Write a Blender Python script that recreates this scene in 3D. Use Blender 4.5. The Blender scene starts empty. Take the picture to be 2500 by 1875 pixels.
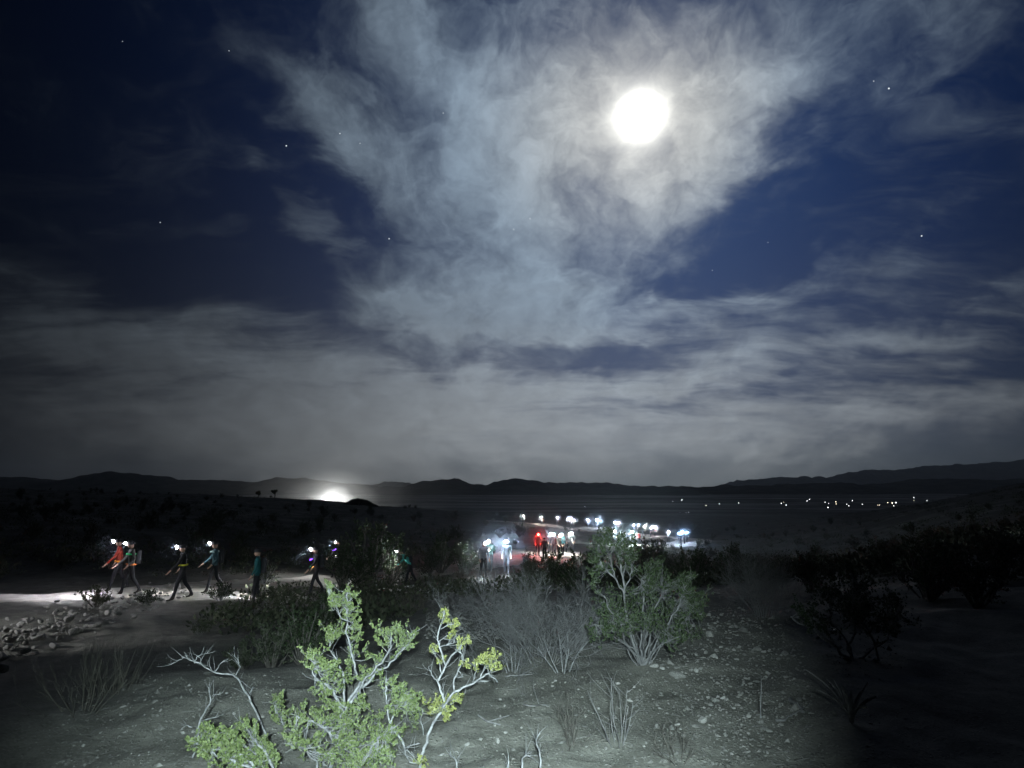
import bpy, bmesh, math, random, os
import numpy as np
from mathutils import Vector, Matrix

random.seed(7); np.random.seed(7)
SC = bpy.context.scene
COL = SC.collection
R = math.radians

# ------------------------------------------------------------------ camera
F_PX = 1490.0                      # focal length in pixels of the 2500 px wide photograph
PITCH = R(9.6)
CAM_Z = 1.7
cam_d = bpy.data.cameras.new('camera')
cam_d.sensor_width = 36.0
cam_d.lens = 36.0 * F_PX / 2500.0
cam_d.clip_start = 0.05
cam_d.clip_end = 60000.0
cam = bpy.data.objects.new('camera', cam_d)
cam.location = (0, 0, CAM_Z)
cam.rotation_euler = (R(90) + PITCH, 0, 0)
COL.objects.link(cam)
SC.camera = cam

def ray(px, py):
    a = (px - 1250.0) / F_PX; b = (937.5 - py) / F_PX
    c, s = math.cos(PITCH), math.sin(PITCH)
    return Vector((a, c - s * b, s + c * b))
def at(px, py, Y):
    """point at forward depth Y (metres) seen in that direction"""
    d = ray(px, py)
    return Vector((0, 0, CAM_Z)) + d * (Y / d.y)
def azel(px, py):
    d = ray(px, py).normalized()
    return math.atan2(d.x, d.y), math.asin(d.z)

# ------------------------------------------------------------------ node helper
class NT:
    def __init__(s, tree): s.t = tree; s.n = tree.nodes; s.l = tree.links
    def new(s, kind, **kw):
        n = s.n.new(kind)
        for k, v in kw.items(): setattr(n, k, v)
        return n
    def link(s, a, b): s.l.new(a, b)
    def put(s, sock, v):
        if isinstance(v, bpy.types.NodeSocket): s.l.new(v, sock)
        elif v is not None: sock.default_value = v
    def m(s, op, a, b=None, c=None, clamp=False):
        n = s.new('ShaderNodeMath', operation=op); n.use_clamp = clamp
        for i, v in enumerate((a, b, c)):
            if v is not None: s.put(n.inputs[i], v)
        return n.outputs[0]
    def v(s, op, a, b=None, scale=None):
        n = s.new('ShaderNodeVectorMath', operation=op)
        s.put(n.inputs[0], a)
        if b is not None: s.put(n.inputs[1], b)
        if scale is not None: s.put(n.inputs['Scale'], scale)
        return n.outputs['Value'] if op in ('DOT_PRODUCT', 'LENGTH', 'DISTANCE') else n.outputs[0]
    def xyz(s, x, y, z=0.0):
        n = s.new('ShaderNodeCombineXYZ')
        for i, q in enumerate((x, y, z)): s.put(n.inputs[i], q)
        return n.outputs[0]
    def sep(s, a):
        n = s.new('ShaderNodeSeparateXYZ'); s.put(n.inputs[0], a); return n.outputs
    def rng(s, v, a, b, c, d, kind='SMOOTHSTEP'):
        n = s.new('ShaderNodeMapRange', interpolation_type=kind)
        for i, q in enumerate((v, a, b, c, d)): s.put(n.inputs[i], q)
        return n.outputs[0]
    def noise(s, vec, scale, detail=3, rough=0.5, dist=0.0, color=False, lac=2.0):
        n = s.new('ShaderNodeTexNoise')
        s.put(n.inputs['Vector'], vec); s.put(n.inputs['Scale'], scale); s.put(n.inputs['Detail'], detail)
        s.put(n.inputs['Roughness'], rough); s.put(n.inputs['Distortion'], dist); s.put(n.inputs['Lacunarity'], lac)
        return n.outputs['Color' if color else 'Fac']
    def mapping(s, vec, loc=(0,0,0), rot=(0,0,0), sc=(1,1,1), kind='TEXTURE'):
        n = s.new('ShaderNodeMapping', vector_type=kind)
        s.put(n.inputs[0], vec); n.inputs[1].default_value = loc; n.inputs[2].default_value = rot; n.inputs[3].default_value = sc
        return n.outputs[0]
    def mix(s, f, a, b):
        n = s.new('ShaderNodeMix', data_type='RGBA')
        s.put(n.inputs[0], f)
        for sock, q in ((n.inputs[6], a), (n.inputs[7], b)):
            s.put(sock, (*q, 1.0) if isinstance(q, tuple) and len(q) == 3 else q)
        return n.outputs[2]
    def scale(s, col, f):
        return s.v('SCALE', (*col,) if isinstance(col, tuple) else col, scale=f)

# ------------------------------------------------------------------ sky: moonlit air, cloud banks
MOON_PX = (1562, 284)
MAZ, MEL = azel(*MOON_PX)
MOON_DIR = ray(*MOON_PX).normalized()
world = bpy.data.worlds.new('World'); SC.world = world
world.use_nodes = True
W = NT(world.node_tree); W.n.clear()

def build_sky():
    tc = W.new('ShaderNodeTexCoord').outputs['Generated']
    d = W.v('NORMALIZE', tc)
    x, y, z = W.sep(d)[:3]
    az = W.m('ARCTAN2', x, y)
    el = W.m('ARCSINE', z)
    cosm = W.v('DOT_PRODUCT', d, tuple(MOON_DIR))
    th = W.m('ARCCOSINE', W.m('MINIMUM', cosm, 0.99999))
    # cloud sheet seen in perspective
    zz = W.m('ADD', W.m('MAXIMUM', z, 0.0), 0.16)
    q = W.xyz(W.m('DIVIDE', x, zz), W.m('DIVIDE', y, zz))
    # slow bending of every outline
    wn = W.noise(q, 1.3, 3, 0.58, 0.3, color=True)
    w2 = W.v('SUBTRACT', wn, (0.5, 0.5, 0.5))
    P = W.xyz(az, el)
    wa = W.noise(W.v('MULTIPLY', P, (1.0, 1.7, 1.0)), 7.0, 4, 0.6, 0.4, color=True)
    wv = W.v('SUBTRACT', wa, (0.5, 0.5, 0.5))
    Pw = W.v('ADD', P, W.v('SCALE', wv, scale=0.17))
    px1 = 1.0 / F_PX
    def blob(cx, cy, rx, ry, rot, wgt, vec=Pw, soft=0.0):
        a, e = azel(cx, cy)
        k = math.cos(math.atan2(cx - 1250, F_PX))      # pixels shrink off-axis
        m_ = W.mapping(vec, (a, e, 0), (0, 0, R(-rot)), (rx * px1 * k, ry * px1 * k, 1))
        L = W.v('LENGTH', m_)
        return W.rng(L, soft, 1.0, wgt, 0.0)
    def total(items, vec=Pw):
        acc = None
        for it in items:
            b = blob(*it, vec=vec)
            acc = b if acc is None else W.m('ADD', acc, b)
        return acc
    main = total([
        # cx, cy, rx, ry, tilt (deg, clockwise in the picture), weight
        (1150, 330, 700, 360, 32, .75), (1500, 280, 660, 330, -10, .72), (1250, 560, 520, 350, 30, .56),
        (1400, 60, 950, 260, 0, .36), (760, 270, 440, 150, 30, .54), (860, 340, 330, 170, 40, .46), (1150, 800, 560, 200, 10, .36), (1400, 730, 420, 150, -10, .38), (2000, 100, 760, 240, -16, .62),
        (1740, 350, 380, 240, -25, .50), (1660, 500, 300, 160, -30, .45), (1180, 700, 480, 260, 14, .44),
        (980, 730, 330, 110, 26, .55), (1250, 800, 520, 180, 6, .34), (2350, 60, 360, 150, -22, .45),
        (950, 30, 420, 180, 20, .34),
    ])
    low = total([
        (500, 900, 950, 330, 10, .40), (250, 1040, 1000, 380, 4, .40), (900, 920, 760, 260, 5, .44),
        (1700, 880, 640, 130, -8, .62), (2150, 850, 640, 90, -7, .50), (1300, 1060, 1600, 200, 0, .80),
        (2200, 1000, 900, 110, -4, .50), (1850, 720, 560, 90, -6, .52), (1600, 780, 420, 80, -6, .5), (780, 560, 420, 70, 32, .36),
        (60, 760, 640, 250, 14, .30), (1250, 960, 900, 130, 0, .40), (1150, 800, 420, 90, 8, .4),
        (1500, 760, 420, 70, -12, .4),
    ])
    holes = total([
        (1045, 310, 150, 80, 60, 0.16), (1890, 300, 210, 55, 32, 0.22), (1350, 850, 300, 60, 12, 0.30),
        (1180, 820, 200, 45, -4, 0.20), (1500, 990, 400, 50, 4, 0.29), (1850, 945, 360, 45, -6, 0.26),
        (1350, 490, 150, 40, 40, 0.11), (1130, 90, 300, 80, 12, 0.17), (1700, 430, 150, 50, -35, 0.16),
        (500, 960, 260, 45, 14, 0.14), (2050, 1000, 360, 40, -5, 0.19), (1780, 620, 420, 60, -14, 0.22),
        (700, 600, 300, 90, 34, 0.25),
    ])
    # streaks: fine wisps stretched along the sheet
    q1 = W.mapping(W.v('ADD', q, W.v('SCALE', w2, scale=0.55)), sc=(1.0, 0.40, 1), kind='POINT')
    n1 = W.noise(q1, 3.4, 6, 0.64, 0.25)
    qs = W.mapping(W.v('ADD', q, W.v('SCALE', w2, scale=0.45)), rot=(0, 0, R(-9)), sc=(0.34, 1.0, 1), kind='POINT')
    n2 = W.noise(qs, 2.9, 7, 0.62, 0.2)
    nf = W.noise(W.v('ADD', P, W.v('SCALE', wv, scale=0.10)), 16.0, 5, 0.6, 0.5)
    n1 = W.m('SUBTRACT', n1, 0.5); n2 = W.m('SUBTRACT', n2, 0.5); nf = W.m('SUBTRACT', nf, 0.5)
    elf = W.rng(el, 0.03, 0.16, 0.0, 1.0)
    cm = W.m('ADD', main, W.m('ADD', W.m('MULTIPLY', n1, 1.25), W.m('MULTIPLY', nf, 0.62)))
    cm = W.m('SUBTRACT', cm, holes)
    cm = W.rng(cm, -0.06, 1.45, 0.0, 1.0)
    cl = W.m('ADD', low, W.m('MULTIPLY', W.m('MULTIPLY', n2, 2.5), elf))
    cl = W.m('SUBTRACT', cl, holes)
    cl = W.rng(cl, -0.08, 1.25, 0.0, 1.0)
    D = W.m('MAXIMUM', cm, W.m('MULTIPLY', cl, 1.0))
    D = W.m('ADD', D, W.m('MULTIPLY', W.m('MINIMUM', cm, cl), 0.25), clamp=True)
    # brightness of cloud: light from the moon falls off with the angle from it
    g1 = W.m('MULTIPLY', W.m('EXPONENT', W.m('MULTIPLY', th, -8.0)), 0.30)
    g2 = W.m('MULTIPLY', W.m('EXPONENT', W.m('MULTIPLY', W.m('MULTIPLY', th, th), -3.6)), 0.285)
    g3 = W.m('MULTIPLY', W.m('EXPONENT', W.m('MULTIPLY', W.m('MULTIPLY', th, th), -1.2)), 0.028)
    # corona of the thin cloud right round the disc
    g0 = W.m('ADD', W.m('MULTIPLY', W.m('EXPONENT', W.m('MULTIPLY', W.m('SUBTRACT', th, 0.037), -85.0)), 0.62), W.m('MULTIPLY', W.m('EXPONENT', W.m('MULTIPLY', W.m('SUBTRACT', th, 0.038), -20.0)), 0.17))
    g = W.m('ADD', g1, W.m('ADD', g2, g3))
    shade = W.rng(W.m('ADD', nf, W.m('MULTIPLY', n1, 0.8)), -0.35, 0.4, 0.58, 1.36, 'LINEAR')
    cb = W.m('MULTIPLY', W.m('MULTIPLY', g, shade), W.m('MULTIPLY', W.m('POWER', D, 1.30), 1.18))
    warm = W.rng(th, 0.02, 0.30, 0.0, 1.0)
    ccol = W.mix(warm, (1.0, 1.0, 0.93), (0.66, 0.86, 1.06))
    ccol = W.mix(W.rng(el, 0.0, 0.35, 1.0, 0.0), ccol, (0.88, 0.98, 1.06))
    clouds = W.scale(ccol, cb)
    # thin veil low over the horizon, lit by the moon above it
    daz = W.m('SUBTRACT', az, MAZ - 0.10)
    veil = W.m('MULTIPLY', W.m('EXPONENT', W.m('MULTIPLY', W.m('MAXIMUM', el, 0.0), -4.2)),
               W.m('EXPONENT', W.m('MULTIPLY', W.m('MULTIPLY', daz, daz), -4.6)))
    veil = W.m('MULTIPLY', veil, W.rng(cl, 0.0, 0.9, 0.6, 1.08, 'LINEAR'))
    veil = W.scale((0.96, 1.0, 1.01), W.m('MULTIPLY', veil, 0.27))
    # moonlit clear air
    sky = W.new('ShaderNodeTexSky', sky_type='NISHITA', sun_disc=False)
    sky.sun_elevation = MEL; sky.sun_rotation = MAZ
    sky.air_density = 1.0; sky.dust_density = 0.3; sky.ozone_density = 4.0
    clear = W.v('MULTIPLY', sky.outputs[0], (0.0009, 0.0056, 0.0152))
    fall = W.m('EXPONENT', W.m('MULTIPLY', W.m('MULTIPLY', th, th), -3.8))
    clear = W.v('SCALE', clear, scale=W.m('MULTIPLY', fall, W.m('SUBTRACT', 1.0, W.m('MULTIPLY', D, 0.75))))
    tot = W.v('ADD', W.v('ADD', W.v('ADD', clouds, veil), clear), W.scale((1.0, 0.98, 0.88), g0))
    tot = W.v('ADD', tot, (0.0002, 0.0005, 0.0015))
    bg = W.new('ShaderNodeBackground'); W.put(bg.inputs[0], tot); bg.inputs[1].default_value = 1.0
    out = W.new('ShaderNodeOutputWorld'); W.link(bg.outputs[0], out.inputs[0])
build_sky()
world.cycles.sampling_method = 'MANUAL'
world.cycles.sample_map_resolution = 512

# ------------------------------------------------------------------ moonlight (the one distant lamp)
moon_l = bpy.data.lights.new('moonlight', 'SUN')
moon_l.energy = 0.010; moon_l.angle = R(3.0); moon_l.color = (0.92, 0.96, 1.0)
moon_o = bpy.data.objects.new('moonlight', moon_l)
moon_o.rotation_euler = (-MOON_DIR).to_track_quat('-Z', 'Y').to_euler()
COL.objects.link(moon_o)

SC.view_settings.view_transform = 'Standard'
SC.view_settings.look = 'None'
SC.view_settings.exposure = 0.0
SC.view_settings.gamma = 1.0
SC.cycles.use_denoising = True
SC.cycles.max_bounces = 6
SC.cycles.diffuse_bounces = 3
SC.cycles.volume_bounces = 0
SC.cycles.transparent_max_bounces = 8
SC.cycles.sample_clamp_indirect = 4.0

# ------------------------------------------------------------------ mesh helpers
def mesh_from(name, verts, faces, mat=None, smooth=False):
    me = bpy.data.meshes.new(name)
    verts = np.asarray(verts, dtype=np.float32)
    if isinstance(faces, np.ndarray):
        nf, k = faces.shape
        me.vertices.add(len(verts)); me.vertices.foreach_set('co', verts.ravel())
        me.loops.add(nf * k); me.loops.foreach_set('vertex_index', faces.astype(np.int32).ravel())
        me.polygons.add(nf); me.polygons.foreach_set('loop_start', np.arange(0, nf * k, k, dtype=np.int32))
        me.update(calc_edges=True); me.validate()
    else:
        me.from_pydata([tuple(map(float, v)) for v in verts], [], faces); me.update()
    if smooth: me.polygons.foreach_set('use_smooth', np.ones(len(me.polygons), dtype=bool))
    if mat: me.materials.append(mat)
    return me
def link(name, data, parent=None, loc=None):
    o = bpy.data.objects.new(name, data); COL.objects.link(o)
    if parent: o.parent = parent
    if loc is not None: o.location = loc
    return o
def tag(o, label=None, cat=None, group=None, kind=None):
    if label: o['label'] = label
    if cat: o['category'] = cat
    if group: o['group'] = group
    if kind: o['kind'] = kind
    return o
def thing(name, label, cat, loc=(0, 0, 0), rotz=0.0, group=None, scale=1.0):
    o = link(name, None, None, loc); o.rotation_euler = (0, 0, rotz); o.scale = (scale,) * 3
    o.empty_display_size = 0.2
    return tag(o, label, cat, group)
def copy_tree(o, parent=None):
    c = o.copy(); COL.objects.link(c); c.parent = parent
    for ch in KIDS.get(o.name, []): copy_tree(ch, c)
    return c
KIDS = {}
def remember(o):
    KIDS[o.name] = list(o.children)
    for c in o.children: remember(c)

# ------------------------------------------------------------------ value noise
def _hash(ix, iy, seed):
    n = (ix.astype(np.int64) * 374761393 + iy.astype(np.int64) * 668265263 + seed * 1274126177) & 0x7fffffff
    n = ((n ^ (n >> 13)) * 1274126177) & 0x7fffffff
    return ((n ^ (n >> 16)) & 0xffff) / 65535.0
def vnoise(x, y, seed=0):
    ix = np.floor(x); iy = np.floor(y); fx = x - ix; fy = y - iy
    fx = fx * fx * (3 - 2 * fx); fy = fy * fy * (3 - 2 * fy)
    a = _hash(ix, iy, seed); b = _hash(ix + 1, iy, seed); c = _hash(ix, iy + 1, seed); d = _hash(ix + 1, iy + 1, seed)
    return (a + (b - a) * fx) * (1 - fy) + (c + (d - c) * fx) * fy - 0.5
def fbm(x, y, oct=4, seed=0, gain=0.5):
    s = 0.0; a = 1.0
    for k in range(oct):
        s = s + a * vnoise(x * 2 ** k + 17.3 * k, y * 2 ** k - 9.1 * k, seed + k); a *= gain
    return s

# ------------------------------------------------------------------ lie of the land (metres; 0 = ground at the viewpoint)
ROWS = [0.5, 3, 5, 7, 9, 12, 16, 20, 26, 34, 42, 54, 70, 90, 120, 150, 220, 300, 450, 800]
COLS = {
 -400: [0,0,-.05,-.45,-1.15,-1.5,-1.55,-1.75,-1.8,-1.4,-.9,-.5,-.3,-.1,.2,.5,.8,-5,-16,-21],
  -50: [0,0,-.05,-.45,-1.15,-1.5,-1.55,-1.75,-1.8,-1.4,-.9,-.5,-.3,-.1,.2,.5,.8,-5,-16,-21],
  300: [0,0,-.03,-.30,-1.05,-1.5,-1.6,-1.8,-1.9,-1.75,-1.4,-1.2,-1.0,-.8,-.6,-.4,-.3,-6,-16,-21],
  500: [0,0,-.02,-.25,-.95,-1.5,-1.75,-1.95,-2.05,-2.1,-1.9,-1.7,-1.5,-1.4,-1.3,-1.2,-1.1,-7,-16,-21],
  700: [0,0,-.05,-.25,-.8,-1.4,-1.85,-2.1,-2.3,-2.4,-2.3,-2.2,-2.2,-2.2,-2.2,-2.2,-2.3,-8,-16,-21],
  900: [0,0,-.05,-.2,-.6,-1.1,-1.7,-2.15,-2.6,-2.8,-2.9,-2.9,-3.0,-3.1,-3.4,-3.9,-4.6,-9,-16,-21],
 1100: [0,0,-.03,-.12,-.3,-.7,-1.3,-1.8,-2.4,-2.95,-3.15,-3.5,-3.9,-4.3,-4.9,-5.5,-6.5,-10,-17,-21],
 1300: [0,0,-.02,-.1,-.25,-.6,-1.1,-1.6,-2.2,-2.8,-3.2,-3.8,-4.4,-5.2,-6.1,-6.8,-8.5,-12,-17,-21],
 1500: [0,0,0,-.05,-.2,-.5,-1.0,-1.5,-2.2,-2.9,-3.5,-4.3,-5.3,-6.1,-7.0,-8.0,-10.5,-13,-17,-21],
 1800: [0,0,0,0,-.1,-.35,-.8,-1.3,-2,-2.8,-3.6,-4.6,-5.6,-6.6,-7.8,-9,-11.5,-14,-18,-21],
 2100: [0,.02,.05,.05,.0,-.2,-.5,-.9,-1.5,-2.2,-2.8,-3.4,-4,-4.3,-4.6,-4.9,-7,-12,-18,-21],
 2300: [0,.03,.07,.1,.1,0,-.2,-.4,-.8,-1.1,-1.3,-1.4,-1.4,-1.3,-1.2,-1.5,-3,-10,-17,-20],
 2550: [0,.05,.1,.15,.2,.2,.1,0,-.1,-.2,-.1,.2,.7,1.3,2.2,3.2,2,-6,-16,-20],
 2900: [0,.05,.1,.15,.2,.2,.1,0,-.1,-.2,-.1,.2,.7,1.3,2.2,3.2,2,-6,-16,-20],
}
CKEYS = sorted(COLS); CAZ = np.array([math.atan((k - 1250) / F_PX) for k in CKEYS])
ZT = np.array([COLS[k] for k in CKEYS], dtype=float)
LR = np.log(np.array(ROWS))
def _cubic(t):
    return (-.5*t+t*t-.5*t**3, 1-2.5*t*t+1.5*t**3, .5*t+2*t*t-1.5*t**3, -.5*t*t+.5*t**3)
def gz(X, Y, fine=True):
    X = np.atleast_1d(np.asarray(X, float)); Y = np.atleast_1d(np.asarray(Y, float))
    r = np.hypot(X, Y); a = np.arctan2(X, Y)
    front = np.clip((np.cos(a) + 0.3) / 0.6, 0, 1)
    u = np.interp(a, CAZ, np.arange(len(CAZ))); v = np.interp(np.log(np.maximum(r * np.maximum(np.cos(a), .55), .5)), LR, np.arange(len(LR)))
    iu = np.clip(np.floor(u), 0, len(CAZ) - 2).astype(int); iv = np.clip(np.floor(v), 0, len(LR) - 2).astype(int)
    cu = _cubic(u - iu); cv = _cubic(v - iv); z = 0.0
    for i in range(4):
        ii = np.clip(iu + i - 1, 0, len(CAZ) - 1)
        for j in range(4):
            jj = np.clip(iv + j - 1, 0, len(LR) - 1)
            z = z + cu[i] * cv[j] * ZT[ii, jj]
    z = z * front + (1 - front) * np.where(r > 30, -21 * np.clip((r - 30) / 400, 0, 1), 0)
    if fine:
        amp = np.clip(r / 6, 0.5, 1.0) * 0.16
        z = z + amp * fbm(X * 0.45, Y * 0.45, 3, 3) + 0.05 * fbm(X * 2.2, Y * 2.2, 4, 11, .55)
        z = z + np.clip((r - 25) / 120, 0, 1) * 0.9 * fbm(X * 0.06, Y * 0.06, 3, 21)
        z = z + np.clip((r - 300) / 500, 0, 1) * 3.0 * fbm(X * 0.006, Y * 0.006, 3, 31)
    return z
def g1(X, Y): return float(gz(X, Y)[0])
_HY = {}
def hit(px, py, y0=1.5, y1=2500):
    d = ray(px, py)
    if y0 not in _HY: _HY[y0] = np.exp(np.linspace(math.log(y0), math.log(y1), 170))
    Y = _HY[y0]; tx = d.x / d.y; tz = d.z / d.y
    for fine in range(2):
        h = gz(tx * Y, Y); k = np.where(CAM_Z + tz * Y < h)[0]
        i = k[0] if len(k) else len(Y) - 1
        if fine == 0: Y = np.linspace(Y[max(i - 1, 0)], Y[i], 24)
    return Vector((tx * Y[i], Y[i], h[i]))
def project(p):
    dx, dy, dz = p[0], p[1], p[2] - CAM_Z
    c, s = math.cos(PITCH), math.sin(PITCH)
    dep = dy * c + dz * s; up = -dy * s + dz * c
    return 1250 + F_PX * dx / dep, 937.5 - F_PX * up / dep, dep

# ------------------------------------------------------------------ materials
def material(name, rough=0.9, spec=0.2):
    m = bpy.data.materials.new(name); m.use_nodes = True
    t = NT(m.node_tree); b = m.node_tree.nodes['Principled BSDF']
    b.inputs['Roughness'].default_value = rough; b.inputs['Specular IOR Level'].default_value = spec
    return m, t, b
def mottled(name, c1, c2, scale=6.0, rough=0.9, spec=0.2, bump=0.0, bscale=40.0, detail=4, obj_random=0.0, translucent=0.0):
    m, t, b = material(name, rough, spec)
    co = t.new('ShaderNodeTexCoord').outputs['Object']
    n = t.noise(co, scale, detail, 0.6)
    f = t.rng(n, 0.3, 0.7, 0.0, 1.0)
    if obj_random:
        r = t.new('ShaderNodeObjectInfo').outputs['Random']
        f = t.m('ADD', f, t.m('MULTIPLY', t.m('SUBTRACT', r, 0.5), obj_random), clamp=True)
    t.put(b.inputs['Base Color'], t.mix(f, c1, c2))
    if bump:
        bn = t.new('ShaderNodeBump'); bn.inputs['Strength'].default_value = 0.7; bn.inputs['Distance'].default_value = bump
        t.put(bn.inputs['Height'], t.noise(co, bscale, 4, 0.6)); t.link(bn.outputs[0], b.inputs['Normal'])
    if translucent:
        b.inputs['Subsurface Weight'].default_value = 0.0
        tr = t.new('ShaderNodeBsdfTranslucent'); t.put(tr.inputs[0], t.mix(f, c1, c2))
        mx = t.new('ShaderNodeMixShader'); mx.inputs[0].default_value = translucent
        o = m.node_tree.nodes['Material Output']
        t.link(b.outputs[0], mx.inputs[1]); t.link(tr.outputs[0], mx.inputs[2]); t.link(mx.outputs[0], o.inputs[0])
    return m
def plain(name, c, rough=0.8, spec=0.3): return mottled(name, tuple(v * 0.85 for v in c), c, 9.0, rough, spec)
def glowing(name, c, s):
    m, t, b = material(name)
    b.inputs['Base Color'].default_value = (*c, 1); b.inputs['Emission Color'].default_value = (*c, 1); b.inputs['Emission Strength'].default_value = s
    return m

def soil_material():
    m, t, b = material('desert_soil', 0.95, 0.15)
    co = t.new('ShaderNodeTexCoord').outputs['Object']
    big = t.noise(co, 0.35, 5, 0.6); mid = t.noise(co, 3.0, 5, 0.65); fine = t.noise(co, 38.0, 4, 0.7)
    f = t.m('ADD', t.m('MULTIPLY', big, 0.35), t.m('ADD', t.m('MULTIPLY', mid, 0.4), t.m('MULTIPLY', fine, 0.35)))
    col = t.mix(t.rng(f, 0.38, 0.72, 0.0, 1.0), (0.115, 0.112, 0.098), (0.27, 0.265, 0.235))
    v = t.new('ShaderNodeTexVoronoi'); t.put(v.inputs['Vector'], co); v.inputs['Scale'].default_value = 34.0
    grit = t.rng(v.outputs['Distance'], 0.05, 0.42, 1.0, 0.0)
    pick = t.rng(t.sep(v.outputs['Color'])[0], 0.62, 0.74, 0.0, 1.0)
    gp = t.m('MULTIPLY', grit, pick)
    col = t.mix(t.m('MULTIPLY', gp, 0.7), col, (0.34, 0.33, 0.30))
    # darker away from the viewer: scrub tone plus unlit dark painted into the colour
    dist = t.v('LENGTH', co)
    shade_cover = t.m('MULTIPLY', t.rng(dist, 14.0, 45.0, 0.0, 1.0), t.rng(t.noise(co, 0.22, 5, 0.65), 0.30, 0.55, 0.55, 0.95))
    col = t.mix(shade_cover, col, (0.045, 0.045, 0.038))
    # paler stretched noise bands across the valley floor
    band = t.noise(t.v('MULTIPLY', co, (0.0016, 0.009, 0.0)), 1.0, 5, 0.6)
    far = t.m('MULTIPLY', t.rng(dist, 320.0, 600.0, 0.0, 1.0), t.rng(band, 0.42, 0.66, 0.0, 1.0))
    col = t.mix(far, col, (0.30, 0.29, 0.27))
    t.put(b.inputs['Base Color'], col)
    h = t.m('ADD', t.m('MULTIPLY', fine, 0.6), t.m('ADD', t.m('MULTIPLY', mid, 1.4), t.m('MULTIPLY', gp, 0.8)))
    bn = t.new('ShaderNodeBump'); bn.inputs['Strength'].default_value = 0.9; bn.inputs['Distance'].default_value = 0.022
    t.put(bn.inputs['Height'], h); t.link(bn.outputs[0], b.inputs['Normal'])
    return m
M = {}
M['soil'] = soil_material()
M['trail'] = mottled('packed_sand', (0.32, 0.30, 0.26), (0.48, 0.46, 0.41), 2.2, 0.95, 0.1, 0.03, 9.0, 6)
M['hill'] = mottled('scrub_hillside', (0.035, 0.034, 0.030), (0.085, 0.08, 0.072), 0.012, 1.0, 0.0, 6.0, 0.03, 7)
M['rock'] = mottled('pale_rock', (0.17, 0.167, 0.157), (0.38, 0.37, 0.35), 5.0, 0.9, 0.2, 0.015, 22.0, 5, 0.7)
M['stone'] = mottled('gravel_stone', (0.15, 0.147, 0.137), (0.36, 0.35, 0.33), 8.0, 0.9, 0.2, 0.006, 60.0, 4, 0.9)
M['bark'] = mottled('ashy_bark', (0.11, 0.11, 0.112), (0.30, 0.30, 0.305), 40.0, 0.9, 0.15, 0.002, 120.0)
M['dead'] = mottled('weathered_twig', (0.10, 0.10, 0.102), (0.22, 0.215, 0.215), 18.0, 0.95, 0.1)
M['dark_bark'] = mottled('dark_bark', (0.06, 0.055, 0.05), (0.15, 0.14, 0.125), 14.0, 0.95, 0.1)
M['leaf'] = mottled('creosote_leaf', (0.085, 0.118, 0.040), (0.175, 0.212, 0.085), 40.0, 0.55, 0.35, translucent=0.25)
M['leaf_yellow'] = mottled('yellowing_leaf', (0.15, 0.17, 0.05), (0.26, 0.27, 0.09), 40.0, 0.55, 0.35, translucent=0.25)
M['leaf_dim'] = mottled('dimmed_creosote_leaf', (0.024, 0.041, 0.015), (0.052, 0.074, 0.030), 30.0, 0.6, 0.3, translucent=0.2)  # darker copy of the creosote leaf, weaker lamp light put into its colour
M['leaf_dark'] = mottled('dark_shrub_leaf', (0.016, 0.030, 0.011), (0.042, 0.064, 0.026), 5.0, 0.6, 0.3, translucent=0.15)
M['scrub'] = mottled('desert_scrub_leaf', (0.028, 0.036, 0.022), (0.075, 0.085, 0.055), 3.0, 0.8, 0.1, obj_random=0.8)
M['straw'] = mottled('dry_grass', (0.075, 0.072, 0.06), (0.16, 0.152, 0.125), 8.0, 0.9, 0.1, obj_random=0.4)

# ------------------------------------------------------------------ ground sheet
def build_ground():
    azf = np.radians(np.linspace(-62, 62, 470)); azb = np.radians(np.linspace(62, 298, 60))[1:-1]
    az = np.concatenate([azf, azb]); na = len(az)
    r = np.concatenate([np.exp(np.linspace(math.log(0.7), math.log(60), 400)), np.exp(np.linspace(math.log(60), math.log(9000), 130))[1:]])
    nr = len(r)
    RR, AA = np.meshgrid(r, az, indexing='ij')
    X = RR * np.sin(AA); Y = RR * np.cos(AA)
    Z = gz(X.ravel(), Y.ravel()).reshape(X.shape)
    V = np.stack([X, Y, Z], -1).reshape(-1, 3)
    V = np.vstack([V, [[0, 0, g1(0, 0.01)]]])
    i = np.arange(nr - 1)[:, None] * na; j = np.arange(na)[None, :]; jn = (np.arange(na) + 1) % na
    F = np.stack([i + j, i + jn[None, :], i + na + jn[None, :], i + na + j], -1).reshape(-1, 4)[:, ::-1]
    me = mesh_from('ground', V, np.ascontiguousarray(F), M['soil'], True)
    bm = bmesh.new(); bm.from_mesh(me); bm.verts.ensure_lookup_table()
    c = bm.verts[len(V) - 1]
    for k in range(na): bm.faces.new((c, bm.verts[(k + 1) % na], bm.verts[k])).smooth = True
    bm.normal_update(); bm.to_mesh(me); bm.free()
    tag(link('ground', me), 'stony desert ground falling away into a dark valley', None, None, 'structure')
build_ground()

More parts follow.
